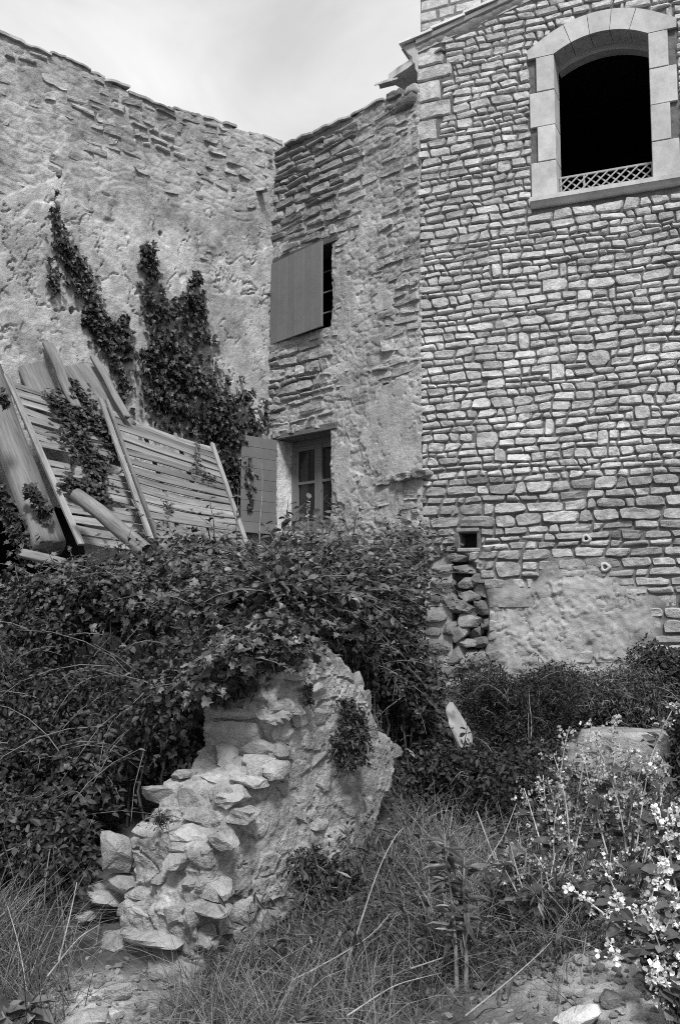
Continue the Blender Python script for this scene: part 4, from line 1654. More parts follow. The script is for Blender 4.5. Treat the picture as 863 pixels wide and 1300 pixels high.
tries = 0
while len(pts) < 85 and tries < 6000:
    tries += 1
    px, py = r_.uniform(250, 500), r_.uniform(835, 1260)
    if not in_poly(px, py, out_px): continue
    uu_, zz_ = WW.uz(px, py)
    if any(abs(uu_ - a) < .14 and abs(zz_ - b) < .1 for a, b in pts): continue
    pts.append((uu_, zz_))
    hw, hh = r_.uniform(.06, .12), r_.uniform(.035, .07)
    ang = r_.uniform(-.35, .35)
    e1 = uW * hw * math.cos(ang) + np.array([0, 0, hw * math.sin(ang)])
    e3 = -uW * hh * math.sin(ang) + np.array([0, 0, hh * math.cos(ang)])
    mk('stone', rock(WW.pt(uu_, zz_, r_.uniform(-.035, -.008))[0], e1, nW * .035, e3, 400 + len(pts), .3, .2), [RF], M_RUBBLE, RW, smooth=False, tone=r_.uniform(.85, 1.2))

# ------------------------------------------------------------------ low rendered block, pale slab, loose stones
c = [P(676, 952, 8.0), P(728, 930, 8.05), P(848, 926, 7.6)]
bx0, bx1 = P(676, 950, 8.0), P(850, 928, 7.75)
zt = P(790, 930, 7.85)[2]
ub = nz(np.array([bx1[0] - bx0[0], bx1[1] - bx0[1], 0]))
nb_ = np.array([ub[1], -ub[0], 0])
Lb = np.linalg.norm((bx1 - bx0)[:2])
WB = Wall((bx0[0], bx0[1], 0), ub, nb_)
us_, zs_ = np.linspace(0, Lb, 90), np.linspace(-.1, zt, 70)
gpu, gpz = np.meshgrid(us_, zs_)


def block_surface():
    parts = []
    def disp(V):
        return V + (.02 * fbm(V * 5, 4, 140) + .006 * fbm(V * 30, 2, 141))[:, None] * A([.3, -1, .6])
    step = .3
    def zt_(u): return zt - .09 * sstep(.42, .3, u + .03 * np.sin(u * 40)) - .025 * sstep(Lb - .05, Lb, u)
    fz = (gpz + .1) / (zt + .1)
    parts.append((disp(WB.pt(gpu, -.1 + fz * (zt_(gpu) + .1), -.03 * sstep(.96, 1, fz))), gridfaces(90, 70)))
    gu, gw = np.meshgrid(us_, np.linspace(-.03, -.42, 20))
    parts.append((disp(WB.pt(gu, zt_(gu), gw)), gridfaces(90, 20)))
    for ue in (0, Lb):
        gw2, gz2 = np.meshgrid(np.linspace(0, -.42, 20), np.linspace(0, 1, 70))
        zz = -.1 + gz2 * (zt_(np.full_like(gw2, ue)) + .1)
        parts.append((disp(WB.pt(np.full_like(gw2, ue), zz, gw2 - .03 * sstep(.96, 1, gz2) * (gw2 > -.02))), gridfaces(20, 70)))
    return join(parts)


V, F = block_surface()
tag(mk('low_rendered_block', V, F, M_REND, None, tone=.9), 'low rendered masonry block half hidden by weeds below the shrubs', 'wall')
sc = P(584, 925, 6.9)
V = rock(sc, A([.03, -.04, .0]), A([.07, .1, 0]), A([-.06, .0, .17]), 900, .3, .15)
tag(mk('stone_slab', V, [RF], M_DRESS, None, smooth=False, tone=.6), 'pale upright stone slab leaning beside the dark plank', 'stone')
for i in range(5):
    a = P(536 + 5 * i, 905 + 12 * i, 7.5); b = P(588, 957 - 4 * i, 7.3 + .05 * i)
dp = bar('dark_plank', P(528, 912, 7.9), P(588, 955, 7.7), .3, .04, A([.2, -.8, .5]), M_BEAM, None, .35, .012, .01)
tag(dp, 'dark weathered plank tilted in the gap behind the ruined wall', 'plank')


def loose(px, py, Y, wp, hp, seed, label, tone=1.0, tilt=0.0, mat=None):
    p = P(px, py, Y)
    g = gz1(p[0], p[1])
    s = Y / F_PX
    ex = A([wp * s / 2 * math.cos(tilt), 0, wp * s / 2 * math.sin(tilt)])
    ez = A([-hp * s / 2 * math.sin(tilt), 0, hp * s / 2 * math.cos(tilt)])
    p[2] = g + .5 * hp * s * .8
    return tag(mk('loose_stone', rock(p, ex, A([0, (wp + hp) * s / 4, 0]), ez, seed, .5, .28), [RF], mat or M_RUBBLE, None, smooth=False, tone=tone), label, 'stone')


loose(734, 1246, 3.95, 52, 30, 31, 'largest loose stone, smooth and tilted, on the rubble beside white flowers', 1.25, .6, M_STONE)
loose(655, 1262, 4.0, 34, 16, 32, 'flat grey stone lying on the pale rubble below dry grass', 1.05, .1)
loose(690, 1290, 3.8, 40, 18, 33, 'low wide stone at the lip of the rubble', 1.1, -.1)
loose(110, 1285, 4.15, 60, 26, 34, 'pale flat stone at the foot of the broken wall end', 1.3, .05)
loose(170, 1290, 4.1, 46, 18, 35, 'second pale flat stone at the foot of the broken wall, lower', 1.2, -.05)
loose(150, 1255, 4.4, 36, 16, 36, 'small flat chip of stone against the broken wall end', 1.2, .1)
loose(600, 868, 11.0, 60, 16, 37, 'long flat stone at the base of the coursed wall', 1.0, .0)
loose(575, 880, 10.5, 36, 14, 38, 'small flat stone at the base of the coursed wall by the slab', 1.0, .1)
parts, tns = [], []
for i in range(1700):
    if i < 1300:
        x, y = rng.normal(1.35, .5), rng.normal(4.2, .35)
    else:
        x, y = rng.normal(-1.0, .3), rng.normal(4.3, .25)
    s = (.006 + .022 * rng.random() ** 2.5) * (1.5 if rng.random() < .05 else 1)
    e = rng.uniform(.6, 1.2, 3) * s
    a = rng.uniform(0, 6.28)
    V = rock((x, y, gz1(x, y) + e[2] * .4), A([math.cos(a), math.sin(a), .1]) * e[0], A([-math.sin(a), math.cos(a), 0]) * e[1], A([0, 0, 1]) * e[2] * .7, i, .5, .25)
    parts.append((V, RF)); tns.append(np.full(len(V), rng.uniform(.6, 1.15)))
V, F = join(parts)
tag(mk('gravel', V, F, M_RUBBLE, None, smooth=False, tone=np.concatenate(tns)), 'pale stone chips and rubble scattered over the foreground earth', 'gravel', kind='stuff')

# ------------------------------------------------------------------ foliage
IVY_V = np.array([[0, .42, -.05], [0, 0, .0], [.2, -.1, .06], [.5, .12, .12], [.3, .34, .05], [.36, .62, .08], [.13, .64, .02], [0, 1.0, -.1],
                  [-.13, .64, .02], [-.36, .62, .08], [-.3, .34, .05], [-.5, .12, .12], [-.2, -.1, .06]], float)
IVY_F = np.array([[0, i, i + 1] for i in range(1, 12)] + [[0, 12, 1]])
OVAL_V = np.array([[0, 0, 0], [.27, .3, .07], [.22, .68, .07], [0, 1, -.08], [-.22, .68, .07], [-.27, .3, .07], [0, .5, -.02]], float)
OVAL_F = np.array([[0, 1, 6], [1, 2, 6], [2, 3, 6], [3, 4, 6], [4, 5, 6], [5, 0, 6]])
LAN_V = np.array([[0, 0, 0], [.11, .35, .04], [.08, .7, .02], [0, 1, -.1], [-.08, .7, .02], [-.11, .35, .04]], float)
LAN_F = np.array([[0, 1, 2], [0, 2, 3], [0, 3, 4], [0, 4, 5]])
PET_V = np.array([[0, 0, 0], [.4, .25, .12], [.45, .7, -.1], [.1, 1, .1], [-.3, .85, -.05], [-.48, .4, .14], [0, .5, -.06]], float)
PET_F = np.array([[6, i, (i + 1) % 6] for i in range(6)])


def leaves(name, pos, nrm, tip, size, tmpl, mat, parent, tone=(.6, 1.4), kind='stuff', spread=.5, tone_mul=None, origin=None):
    N = len(pos)
    TV, TF = tmpl
    nrm = nz(nrm + rng.normal(0, spread, (N, 3)))
    d = tip + rng.normal(0, spread, (N, 3))
    d = nz(d - nrm * (d * nrm).sum(1, keepdims=True))
    x = np.cross(d, nrm)
    asp = rng.uniform(.8, 1.15, (N, 1, 1))
    V = pos[:, None] + size[:, None, None] * (x[:, None] * TV[None, :, :1] * asp + d[:, None] * TV[None, :, 1:2] + nrm[:, None] * TV[None, :, 2:] * rng.uniform(.4, 2, (N, 1, 1)))
    k = len(TV)
    F = (TF[None] + (np.arange(N) * k)[:, None, None]).reshape(-1, TF.shape[1])
    t = rng.uniform(*tone, N)
    t = np.where(rng.random(N) < .12, t * 2.0, t)
    if tone_mul is not None: t = t * tone_mul
    return mk(name, V.reshape(-1, 3), [F], mat, parent, tone=np.repeat(t, k), kind=kind, origin=origin, smooth=False)


def blob_points(blobs, dens, cull=.35):
    """leaf positions in the shells of many overlapping clumps"""
    B = A(blobs)
    Ps, Ds, T = [], [], []
    for i, (x, y, z, R) in enumerate(B):
        n_ = int(dens * 4 * math.pi * R * R)
        d = nz(rng.normal(0, 1, (n_, 3)))
        c = A([x, y, z])
        rr = R * (.45 + .6 * rng.random(n_) ** .6) * (1 + .35 * fbm(d * 2 + i * 3.3, 2, 7))
        p = c + d * rr[:, None]
        toc = nz(A([0, 0, CAM_H]) - c)
        keep = (d @ toc > -cull) | (d[:, 2] > .5)
        Ps.append(p[keep]); Ds.append(d[keep])
        T.append(np.full(keep.sum(), rng.uniform(.75, 1.25)))
    Pp, D, T = np.concatenate(Ps), np.concatenate(Ds), np.concatenate(T)
    keep = np.ones(len(Pp), bool)
    for (x, y, z, R) in B:
        keep &= ((Pp - A([x, y, z])) ** 2).sum(1) > (.42 * R) ** 2
    keep &= Pp[:, 2] > ground_z(Pp[:, 0], Pp[:, 1]) - .05
    return Pp[keep], D[keep], T[keep]


def outside_ruin(p):
    u_ = (p - WW.o) @ uW
    w_ = (p - WW.o) @ nW
    pr = project(p)
    front_ = w_ > -TW - .0
    return ~((w_ > -TW) & (w_ < .05) & (u_ > -.1) & (u_ < 1.75) & (p[:, 2] < 1.2))


def stems(name, n_, basef, parent, mat, rad=.005, tone=1.0):
    parts = []
    for i in range(n_):
        parts.append(tube(basef(i), [rad * 1.2, rad, rad * .8, rad * .5, rad * .3], 4))
    V, F = join(parts)
    return mk(name, V, F, mat, parent, tone=tone, kind='stuff')


def px_field(poly, n_, seed):
    r = random.Random(seed)
    xs = [p[0] for p in poly]; ys = [p[1] for p in poly]
    out = []
    while len(out) < n_:
        x, y = r.uniform(min(xs), max(xs)), r.uniform(min(ys), max(ys))
        if in_poly(x, y, poly): out.append((x, y))
    return out


def idw(ctrl):
    C = A(ctrl, float)
    def f(px, py):
        d = (C[:, 0] - px) ** 2 + (C[:, 1] - py) ** 2 + 400
        w = 1 / d ** 1.5
        return float((w * C[:, 2]).sum() / w.sum())
    return f


depth = idw([(-20, 660, 10.4), (100, 690, 10.1), (200, 690, 9.6), (320, 690, 9.2), (430, 690, 9.4), (540, 690, 10.4), (0, 800, 8.4), (120, 800, 7.8), (230, 790, 7.2), (330, 735, 6.9), (430, 760, 7.0), (520, 800, 7.6),
             (560, 860, 7.9), (500, 880, 6.9), (0, 900, 7.0), (120, 900, 6.7), (220, 900, 5.8), (250, 860, 5.2), (280, 850, 5.05), (300, 830, 5.0), (350, 815, 5.0), (350, 790, 5.2), (400, 795, 5.3), (440, 805, 6.0), (340, 770, 5.9), (0, 1000, 6.0), (110, 1000, 5.8), (170, 980, 5.7), (0, 1100, 5.4), (90, 1090, 5.3), (250, 960, 5.75), (560, 940, 7.5)])


def clumps(poly, n_, rpx, seed, dz=.25):
    r = random.Random(seed)
    out = []
    for (x, y) in px_field(poly, n_, seed):
        v_ = float(vnoise(np.array([[x / 38., y / 34.]]), 17)[0])
        if v_ < -.33: continue
        Y = depth(x, y) + r.uniform(-dz, dz) - .35 * v_
        p = P(x, y, Y)
        out.append((p[0], p[1], p[2], r.uniform(*rpx) * Y / F_PX))
    return out


def sprays(blobs, n_, length, up, seed, sag=.22):
    """arching shoots growing out of the clumps; returns polylines"""
    r = random.Random(seed)
    out = []
    for i in range(n_):
        x, y, z, R = r.choice(blobs)
        d = nz(A([r.gauss(0, 1), r.gauss(-.6, .7), r.gauss(up, .6)]))
        L = r.uniform(*length)
        p = A([x, y, z]) + d * R * .7
        pl_ = [p]
        for k in range(4):
            d = nz(d + A([0, 0, -.22]) + A([r.gauss(0, .12), r.gauss(0, .12), 0]))
            pl_.append(pl_[-1] + d * L / 4)
        out.append(A(pl_))
    return out


def leaves_on(polys, per, size, rnd=.03):
    pos, tip, nr, sz = [], [], [], []
    for pl_ in polys:
        for k in range(per):
            f = (k + rng.random()) / per * (len(pl_) - 1)
            i = min(int(f), len(pl_) - 2)
            p = pl_[i] + (pl_[i + 1] - pl_[i]) * (f - i)
            sd = nz(rng.normal(0, 1, 3))
            pos.append(p + sd * .008); tip.append(nz(pl_[i + 1] - pl_[i]) * .5 + sd); nr.append(A([0, -.3, 1.0]))
            sz.append(size * rng.uniform(.6, 1.2))
    return A(pos), A(nr), A(tip), A(sz)


def bush(name, label, cat, blobs, dens, size, tmpl, mat, nspray=0, spray_len=(.2, .5), per=9, tone=(.45, 1.6), spread=.8, stem_n=25, filt=None, updown=-.4, group=None, root_in=False, up=.5):
    B = A(blobs)
    bx, by = B[:, 0].mean(), B[:, 1].mean()
    root = empty(name, (bx, by, gz1(bx, by)), label, cat, group)
    p, d, t = blob_points(blobs, dens)
    if filt is not None:
        k = filt(p); p, d, t = p[k], d[k], t[k]
    nr = d * .7 + A([0, -.15, .75])
    tip = d * .5 + A([0, 0, updown])
    sz = rng.uniform(*size, len(p))
    leaves('foliage', p, nr, tip, sz, tmpl, mat, root, tone, spread=spread, tone_mul=t)
    if nspray:
        sp = sprays(blobs, nspray, spray_len, up, int(bx * 100) + 7)
        if filt is not None:
            sp = [s for s in sp if filt(s).all()]
        a = leaves_on(sp, per, (size[0] + size[1]) / 2)
        leaves('shoot_leaves', a[0], a[1], a[2], a[3], tmpl, mat, root, (tone[0] * 1.2, tone[1] * 1.2), spread=.4)
        parts = [tube(s, [.004, .0035, .003, .002, .0012], 4) for s in sp]
        V, F = join(parts)
        mk('shoots', V, F, M_STEM, root, tone=1.2, kind='stuff')
    # woody stems inside
    idx = rng.integers(0, len(B), stem_n)

    def bf(i):
        b = B[idx[i]]
        g = gz1(b[0] * .9 + bx * .1, b[1] * .9 + by * .1)
        a = A([b[0] * .9 + bx * .1, b[1] * .9 + by * .1, g])
        if root_in: a = A([B[:, 0].mean(), B[:, 1].mean() + .03, B[:, 2].mean()])
        e = b[:3] + A([0, 0, b[3] * .4])
        return A([a + (e - a) * f + A([rng.normal(0, .02), rng.normal(0, .02), 0]) for f in (0, .25, .5, .75, 1)])
    stems('stem', stem_n, bf, root, M_STEM, .009)
    return root


IVY, OVAL, LAN, PET = (IVY_V, IVY_F), (OVAL_V, OVAL_F), (LAN_V, LAN_F), (PET_V, PET_F)

# the overgrown heap
poly_top = [(-20, 768), (40, 752), (90, 726), (170, 728), (200, 712), (290, 714), (335, 708), (335, 780), (200, 800), (120, 812), (0, 812)]
poly_left = [(-15, 800), (130, 795), (230, 795), (240, 830), (225, 930), (205, 975), (165, 1000), (135, 1060), (100, 1105), (-15, 1115)]
poly_low = [(-15, 980), (150, 960), (155, 1000), (115, 1055), (90, 1105), (-15, 1115)]
poly_ivy = [(240, 770), (300, 745), (400, 755), (445, 785), (435, 815), (405, 802), (355, 835), (300, 856), (268, 890), (256, 930), (240, 950), (228, 930), (225, 860)]
poly_mid = [(335, 736), (440, 730), (505, 738), (512, 790), (440, 790), (400, 770), (335, 780)]
poly_rt = [(440, 790), (500, 790), (525, 850), (545, 905), (540, 945), (520, 945), (490, 925), (470, 890), (455, 850)]
bush('bramble_bush', 'dark bramble thicket with small leaves filling the ground left of the ruined wall', 'bush',
     clumps(poly_left, 190, (16, 46), 1, .35), 560, (.025, .06), OVAL, M_BRAM, 170, (.25, .8), 16, tone=(.3, 1.5), filt=outside_ruin)
bush('ivy_bush', 'ivy thicket growing over the foot of the slatted panels', 'ivy',
     clumps(poly_top, 95, (16, 42), 2, .35), 800, (.035, .07), IVY, M_IVY, 160, (.2, .6), 11, tone=(.4, 2.4), up=.9)
bush('low_ivy_bush', 'very dark ivy bank at ground level beside the stepped wall end', 'ivy',
     clumps(poly_low, 75, (16, 42), 3, .2), 560, (.035, .07), IVY, M_IVY, 20, (.2, .4), 8, filt=outside_ruin)
bush('ivy_mound', 'glossy ivy crown spilling over the top of the ruined wall', 'ivy',
     clumps(poly_ivy, 110, (14, 36), 4, .18), 900, (.03, .06), IVY, M_IVY, 90, (.12, .4), 11, tone=(.7, 2.8), filt=outside_ruin, stem_n=3, root_in=True)
bush('creeper_bush', 'leafy creeper bush below the sash window', 'bush',
     clumps(poly_mid, 100, (16, 40), 5, .4) + clumps([(428, 712), (500, 700), (532, 688), (540, 740), (428, 745)], 34, (7, 20), 25, .3) + clumps([(288, 712), (345, 700), (350, 740), (288, 740)], 18, (7, 18), 26, .3), 620, (.035, .085), OVAL, M_BRAM, 320, (.2, .65), 13, tone=(.5, 2.9), up=1.0)
bush('shadow_bush', 'dark bush behind the right shoulder of the ruined wall', 'bush',
     clumps(poly_rt, 95, (14, 36), 6, .25), 700, (.03, .06), OVAL, M_BRAM, 90, (.2, .6), 11, filt=outside_ruin)


# climbing ivy on the left wall and on the panel
def climber(label, strands, seed, size=(.06, .095), surf=None, dens=1.0, thick=.12):
    r = random.Random(seed)
    surf = surf or surfL
    pos, nr, tip, sz = [], [], [], []
    runs = []
    for st in strands:
        st = A(st, float)                       # rows: px, py, half width px
        seg = np.hypot(np.diff(st[:, 0]), np.diff(st[:, 1]))
        tot = seg.sum()
        n_ = int(tot * st[:, 2].mean() * .16 * dens)
        cum = np.concatenate([[0], np.cumsum(seg)])
        for k in range(n_):
            s_ = r.uniform(0, tot)
            i = min(np.searchsorted(cum, s_, 'right') - 1, len(seg) - 1)
            f = (s_ - cum[i]) / seg[i]
            c_ = st[i] + (st[i + 1] - st[i]) * f
            e = r.gauss(0, .55)
            px, py = c_[0] + e * c_[2], c_[1] + r.gauss(0, 4)
            if vnoise(np.array([[px / 16., py / 16.]]), seed)[0] < -.35: continue
            p, nn = surf(px, py)
            pos.append(p + nn * (r.uniform(.02, thick) * max(.25, 1 - abs(e) * .7) + .03))
            nr.append(nn * .9 + A([0, 0, .5])); tip.append(A([r.gauss(0, .3), 0, -1.0]))
            sz.append(r.uniform(*size))
        main = []
        for f in np.linspace(0, 1, 14):
            s_ = f * tot * .999
            i = min(np.searchsorted(cum, s_, 'right') - 1, len(seg) - 1)
            c_ = st[i] + (st[i + 1] - st[i]) * ((s_ - cum[i]) / seg[i])
            p, nn = surf(c_[0] + r.gauss(0, 2), c_[1])
            main.append(p + nn * .02)
        runs.append(tube(A(main), np.linspace(.004, .016, 14), 5))
    pos = A(pos)
    b = pos[np.argmin(pos[:, 2])]
    root = empty('climbing_ivy', tuple(b), label, 'ivy')
    leaves('foliage', pos, A(nr), A(tip), A(sz), IVY, M_IVY, root, (.55, 1.5), spread=.38)
    for V, F in runs:
        mk('stem', V, [F], M_STEM, root)
    return root


def surfL(px, py):
    u_, z_ = WL.uz(px, py)
    extra = .0375 * float(np.clip(z_ - 4.5, -1, 4)) * float(sstep(-2.0, 0, np.array(u_)))
    return WL.pt(u_, z_, .02 + extra)[0], WL.n


def surfP(pl):
    return lambda px, py: (hit(pl, px, py) + pl[1] * .03, pl[1])


climber('thin ragged ivy strand hanging down the render above the beam stubs', [[(66, 243, 2), (68, 275, 4), (72, 300, 9)], [(72, 300, 10), (95, 345, 20), (108, 385, 18), (128, 430, 14), (140, 470, 12)],
        [(62, 330, 7), (66, 380, 5)], [(150, 400, 7), (158, 440, 8), (150, 490, 12), (140, 520, 12)], [(110, 400, 18), (135, 420, 20), (150, 440, 12)]], 3, dens=1.3)
climber('thick climbing ivy spreading down the render beside the shuttered windows', [[(180, 315, 4), (184, 350, 10), (196, 400, 16), (205, 450, 22)], [(238, 352, 5), (242, 400, 12), (246, 440, 20)],
        [(205, 440, 26), (225, 480, 45), (250, 520, 58), (285, 560, 40), (302, 600, 22), (302, 650, 16)], [(205, 400, 10), (225, 385, 8), (240, 370, 5)], [(190, 440, 12), (196, 490, 14), (205, 530, 14)],
        [(290, 500, 12), (318, 510, 12), (322, 540, 8)]], 4, dens=2.1, thick=.3)
climber_args = ('ivy trailing over the slatted panel next to the thick beam', [[(82, 490, 8), (92, 515, 22), (100, 550, 24), (115, 590, 22), (112, 620, 24), (95, 625, 20)], [(55, 508, 6), (80, 530, 12)], [(120, 540, 12), (138, 565, 8), (140, 590, 5)], [(85, 615, 14), (125, 640, 12)]])
climber(*climber_args, 5, surf=surfP(plA), dens=1.7, thick=.1)
climber('small ivy sprig creeping across the bare slatted panel', [[(245, 545, 2), (248, 600, 4), (262, 604, 5)], [(240, 600, 4), (270, 612, 4)], [(205, 640, 6), (215, 655, 6)]], 6, size=(.03, .05), surf=surfP(plB), dens=1.4, thick=.05)
climber('ivy fringe edging the thick leaning beam and the dark opening', [[(2, 625, 6), (14, 655, 10), (28, 690, 14), (40, 712, 16)], [(36, 620, 8), (50, 640, 10), (62, 660, 10)], [(2, 500, 4), (6, 520, 5)]], 7,
        surf=lambda px, py: (P(px, py, 10.55), nz(A([.3, -.9, .3]))), dens=2.0)
climber('tiny ivy twig hanging on the mortar of the ruined wall', [[(380, 865, 1.5), (378, 880, 4), (382, 893, 4)]], 8, size=(.018, .03), surf=lambda px, py: (WW.pt(*WW.uz(px, py), .02)[0], nW), dens=4, thick=.03)


# shrubs on the terrace
def wblobs(px0, px1, py0, py1, Y0, Y1, n_, rpx, seed):
    r = random.Random(seed)
    o = []
    for i in range(n_):
        Y = r.uniform(Y0, Y1)
        x, y = r.uniform(px0, px1), r.uniform(py0, py1)
        p = P(x, y, Y)
        o.append((p[0], p[1], p[2], r.uniform(*rpx) * Y / F_PX))
    return o


bush('rosemary_shrub', 'dark needle-leaved shrub on the bank below the coursed wall', 'shrub', wblobs(600, 720, 866, 945, 7.7, 8.6, 60, (16, 34), 11), 1500, (.03, .055), LAN, M_WEED, 70, (.12, .3), 18, updown=.8, tone=(.5, 1.3))
bush('wild_shrub', 'lighter feathery shrub beside the needle-leaved one, above the rendered block', 'shrub', wblobs(730, 835, 868, 915, 8.4, 9.2, 34, (14, 30), 12), 1100, (.03, .06), LAN, M_WEED, 60, (.12, .35), 16, updown=.8, tone=(1.1, 2.8))
bush('dense_shrub', 'dense dark shrub against the coursed wall past the drain spouts', 'shrub', wblobs(815, 900, 845, 905, 8.8, 9.5, 30, (16, 32), 13) + wblobs(862, 905, 900, 1000, 7.5, 8.2, 24, (12, 26), 19), 1300, (.03, .05), OVAL, M_WEED, 40, (.12, .3), 14, tone=(.5, 1.2))
bush('mossy_weed', 'small wiry weed rooted in the face of the ruined wall', 'weed', wblobs(428, 468, 895, 965, 5.45, 5.55, 26, (8, 16), 14), 2600, (.018, .032), OVAL, M_WEED, 25, (.06, .16), 10, tone=(.6, 1.4), stem_n=8, root_in=True)
bush('hanging_weed', 'dark weed patch at the lower right edge of the ruined wall', 'weed', wblobs(375, 440, 1085, 1150, 5.15, 5.35, 24, (8, 18), 15), 2300, (.02, .035), OVAL, M_WEED, 15, (.06, .14), 10, tone=(.4, 1.0), stem_n=8, root_in=True)
bush('tuft_weed', 'tiny leafy tuft growing on the stepped end of the ruined wall', 'weed', wblobs(198, 212, 1034, 1052, 4.75, 4.85, 7, (5, 9), 16), 3500, (.014, .028), LAN, M_WEED, 8, (.05, .1), 8, updown=.9, stem_n=4, root_in=True)
bush('gap_bush', 'shadowy low bush in the hollow between ruined wall and rendered block', 'bush', wblobs(505, 680, 965, 1060, 6.3, 7.3, 80, (20, 36), 17), 900, (.03, .05), OVAL, M_WEED, 60, (.12, .35), 12, tone=(.4, 1.1), filt=outside_ruin)
bush('block_weed', 'tangled weeds in front of the rendered block', 'weed', wblobs(660, 850, 1050, 1110, 5.7, 6.4, 40, (14, 28), 18), 800, (.03, .06), OVAL, M_WEED, 60, (.15, .4), 10, tone=(.5, 1.4))


# low ground cover and grass
def scatter(n_, x0, x1, y0, y1, mask=None):
    x, y = rng.uniform(x0, x1, n_), rng.uniform(y0, y1, n_)
    z = ground_z(x, y)
    p = np.stack([x, y, z], 1)
    k = fbm(np.stack([x, y], 1) * 1.8, 3, 150) > -.15
    if mask is not None: k &= mask(p)
    return p[k]


def not_rubble(p):
    rr = np.exp(-((p[:, 0] - 1.45) / .75) ** 2 - ((p[:, 1] - 4.25) / .5) ** 2) + np.exp(-((p[:, 0] + 1.0) / .33) ** 2 - ((p[:, 1] - 4.35) / .3) ** 2)
    return rr < .45 + .25 * rng.normal(0, 1, len(p))


def not_ruin(p):
    u_ = (p - WW.o) @ uW; w_ = (p - WW.o) @ nW
    return ~((u_ > -.25) & (u_ < 1.75) & (w_ > -TW - .05) & (w_ < .03))


p = scatter(26000, -.5, 2.7, 4.3, 7.9, lambda p: not_ruin(p) & not_rubble(p))
h = rng.random(len(p))
p[:, 2] += .30 * h ** 2 * (.4 + .6 * sstep(-.2, .5, fbm(p[:, :2] * 2.1, 2, 151)))
tag(leaves('ground_cover', p, np.tile(A([0, -.3, 1.0]), (len(p), 1)), np.tile(A([0, -.2, .5]), (len(p), 1)), rng.uniform(.016, .042, len(p)), OVAL, M_WEED, None, (.4, 1.8), spread=.8),
    'low leafy weeds covering the earth between wall and rubble', 'ground cover')
p = scatter(7000, 1.0, 3.8, 8.2, 10.8)
p[:, 2] += .16 * rng.random(len(p)) ** 2
tag(leaves('ground_cover', p, np.tile(A([0, -.3, 1.0]), (len(p), 1)), np.tile(A([0, -.2, .9]), (len(p), 1)), rng.uniform(.04, .09, len(p)), LAN, M_WEED, None, (.5, 1.6), spread=.6),
    'short weeds along the bank at the foot of the coursed wall', 'ground cover')


def grass(name, label, p, length, mat, tone, lean=.55, wid=.0035, droop=.9):
    N = len(p)
    a = rng.uniform(0, 2 * math.pi, N)
    L = rng.uniform(*length, N)
    d0 = nz(np.stack([np.cos(a) * lean * rng.random(N), np.sin(a) * lean * rng.random(N), np.ones(N)], 1))
    hz_ = nz(np.stack([np.cos(a), np.sin(a), np.zeros(N)], 1))
    k = 5
    rows = []
    f = np.linspace(0, 1, k)
    dr = rng.uniform(.1, droop, N)
    sd = nz(np.cross(d0, hz_ + .01))
    sd = nz(sd + rng.normal(0, .4, (N, 3)))
    for j in range(k):
        c_ = p + d0 * (L * f[j])[:, None] + hz_ * (L * dr * f[j] ** 2.2 * .7)[:, None] - A([0, 0, 1]) * (L * dr ** 2 * f[j] ** 2.5 * .75)[:, None]
        w_ = wid * (1 - f[j] * .85)
        rows += [c_ - sd * w_, c_ + sd * w_]
    V = np.stack(rows, 1).reshape(-1, 3)
    b = (np.arange(N) * 2 * k)[:, None, None]
    F = (np.array([[2 * j, 2 * j + 1, 2 * j + 3, 2 * j + 2] for j in range(k - 1)])[None] + b).reshape(-1, 4)
    t = rng.uniform(*tone, N)
    return tag(mk(name, V, [F], mat, None, tone=np.repeat(t, 2 * k), kind='stuff'), label, 'grass')


def clumpy(n_, c_, s, k=12):
    out = []
    for (x, y) in c_:
        q_ = rng.normal(0, s, (n_ // len(c_), 2))
        out.append(np.stack([x + q_[:, 0], y + q_[:, 1]], 1))
    o = np.concatenate(out)
    return np.stack([o[:, 0], o[:, 1], ground_z(o[:, 0], o[:, 1]) - .01], 1)


p = scatter(5200, -.6, 2.4, 4.3, 7.4, lambda p: not_ruin(p) & not_rubble(p))
p[:, 2] += .34 * rng.random(len(p)) ** 1.6
tag(leaves('ground_cover', p, np.tile(A([0, -.5, .8]), (len(p), 1)), np.tile(A([0, -.1, 1.0]), (len(p), 1)), rng.uniform(.03, .09, len(p)), LAN, M_WEED, None, (.5, 2.6), spread=.9),
    'narrow-leaved weeds standing up through the low ground cover', 'ground cover')
cl = [(rng.uniform(-.6, 1.4), rng.uniform(4.2, 6.0)) for _ in range(70)]
p = clumpy(7000, cl, .15); p = p[not_ruin(p) & not_rubble(p)]
grass('grass', 'dry tangled grass in front of the hollow, right of the ruined wall', p, (.1, .5), M_GRASS, (.2, 1.5), 1.8, .0024, 1.3)
cl = [(rng.uniform(.45, 1.5), rng.uniform(4.75, 6.0)) for _ in range(40)]
p = clumpy(3000, cl, .12); p = p[not_ruin(p) & not_rubble(p)]
p[:, 2] += .1 * rng.random(len(p))
grass('grass', 'pale straw-like stems standing in the weeds before the rendered block', p, (.12, .45), M_GRASS, (.6, 2.0), 1.2, .0026, 1.0)
cl = [(rng.uniform(-1.75, -1.15), rng.uniform(4.1, 4.9)) for _ in range(26)]
p = clumpy(1500, cl, .1); p = p[not_ruin(p)]
grass('grass', 'long pale grass at the foot of the dark ivy bank', p, (.2, .55), M_GRASS, (.3, 1.5), 1.0, .003, 1.2)
cl = [(rng.uniform(-.75, .15), rng.uniform(3.95, 4.35)) for _ in range(18)]
p = clumpy(1300, cl, .06); p = p[not_ruin(p)]
grass('grass', 'long arching grass blades at the foot of the ruined wall face', p, (.18, .42), M_GRASS, (.4, 1.6), .9, .003, 1.2)
cl = [(rng.uniform(1.0, 3.4), rng.uniform(8.3, 10.6)) for _ in range(40)]
p = clumpy(1800, cl, .1)
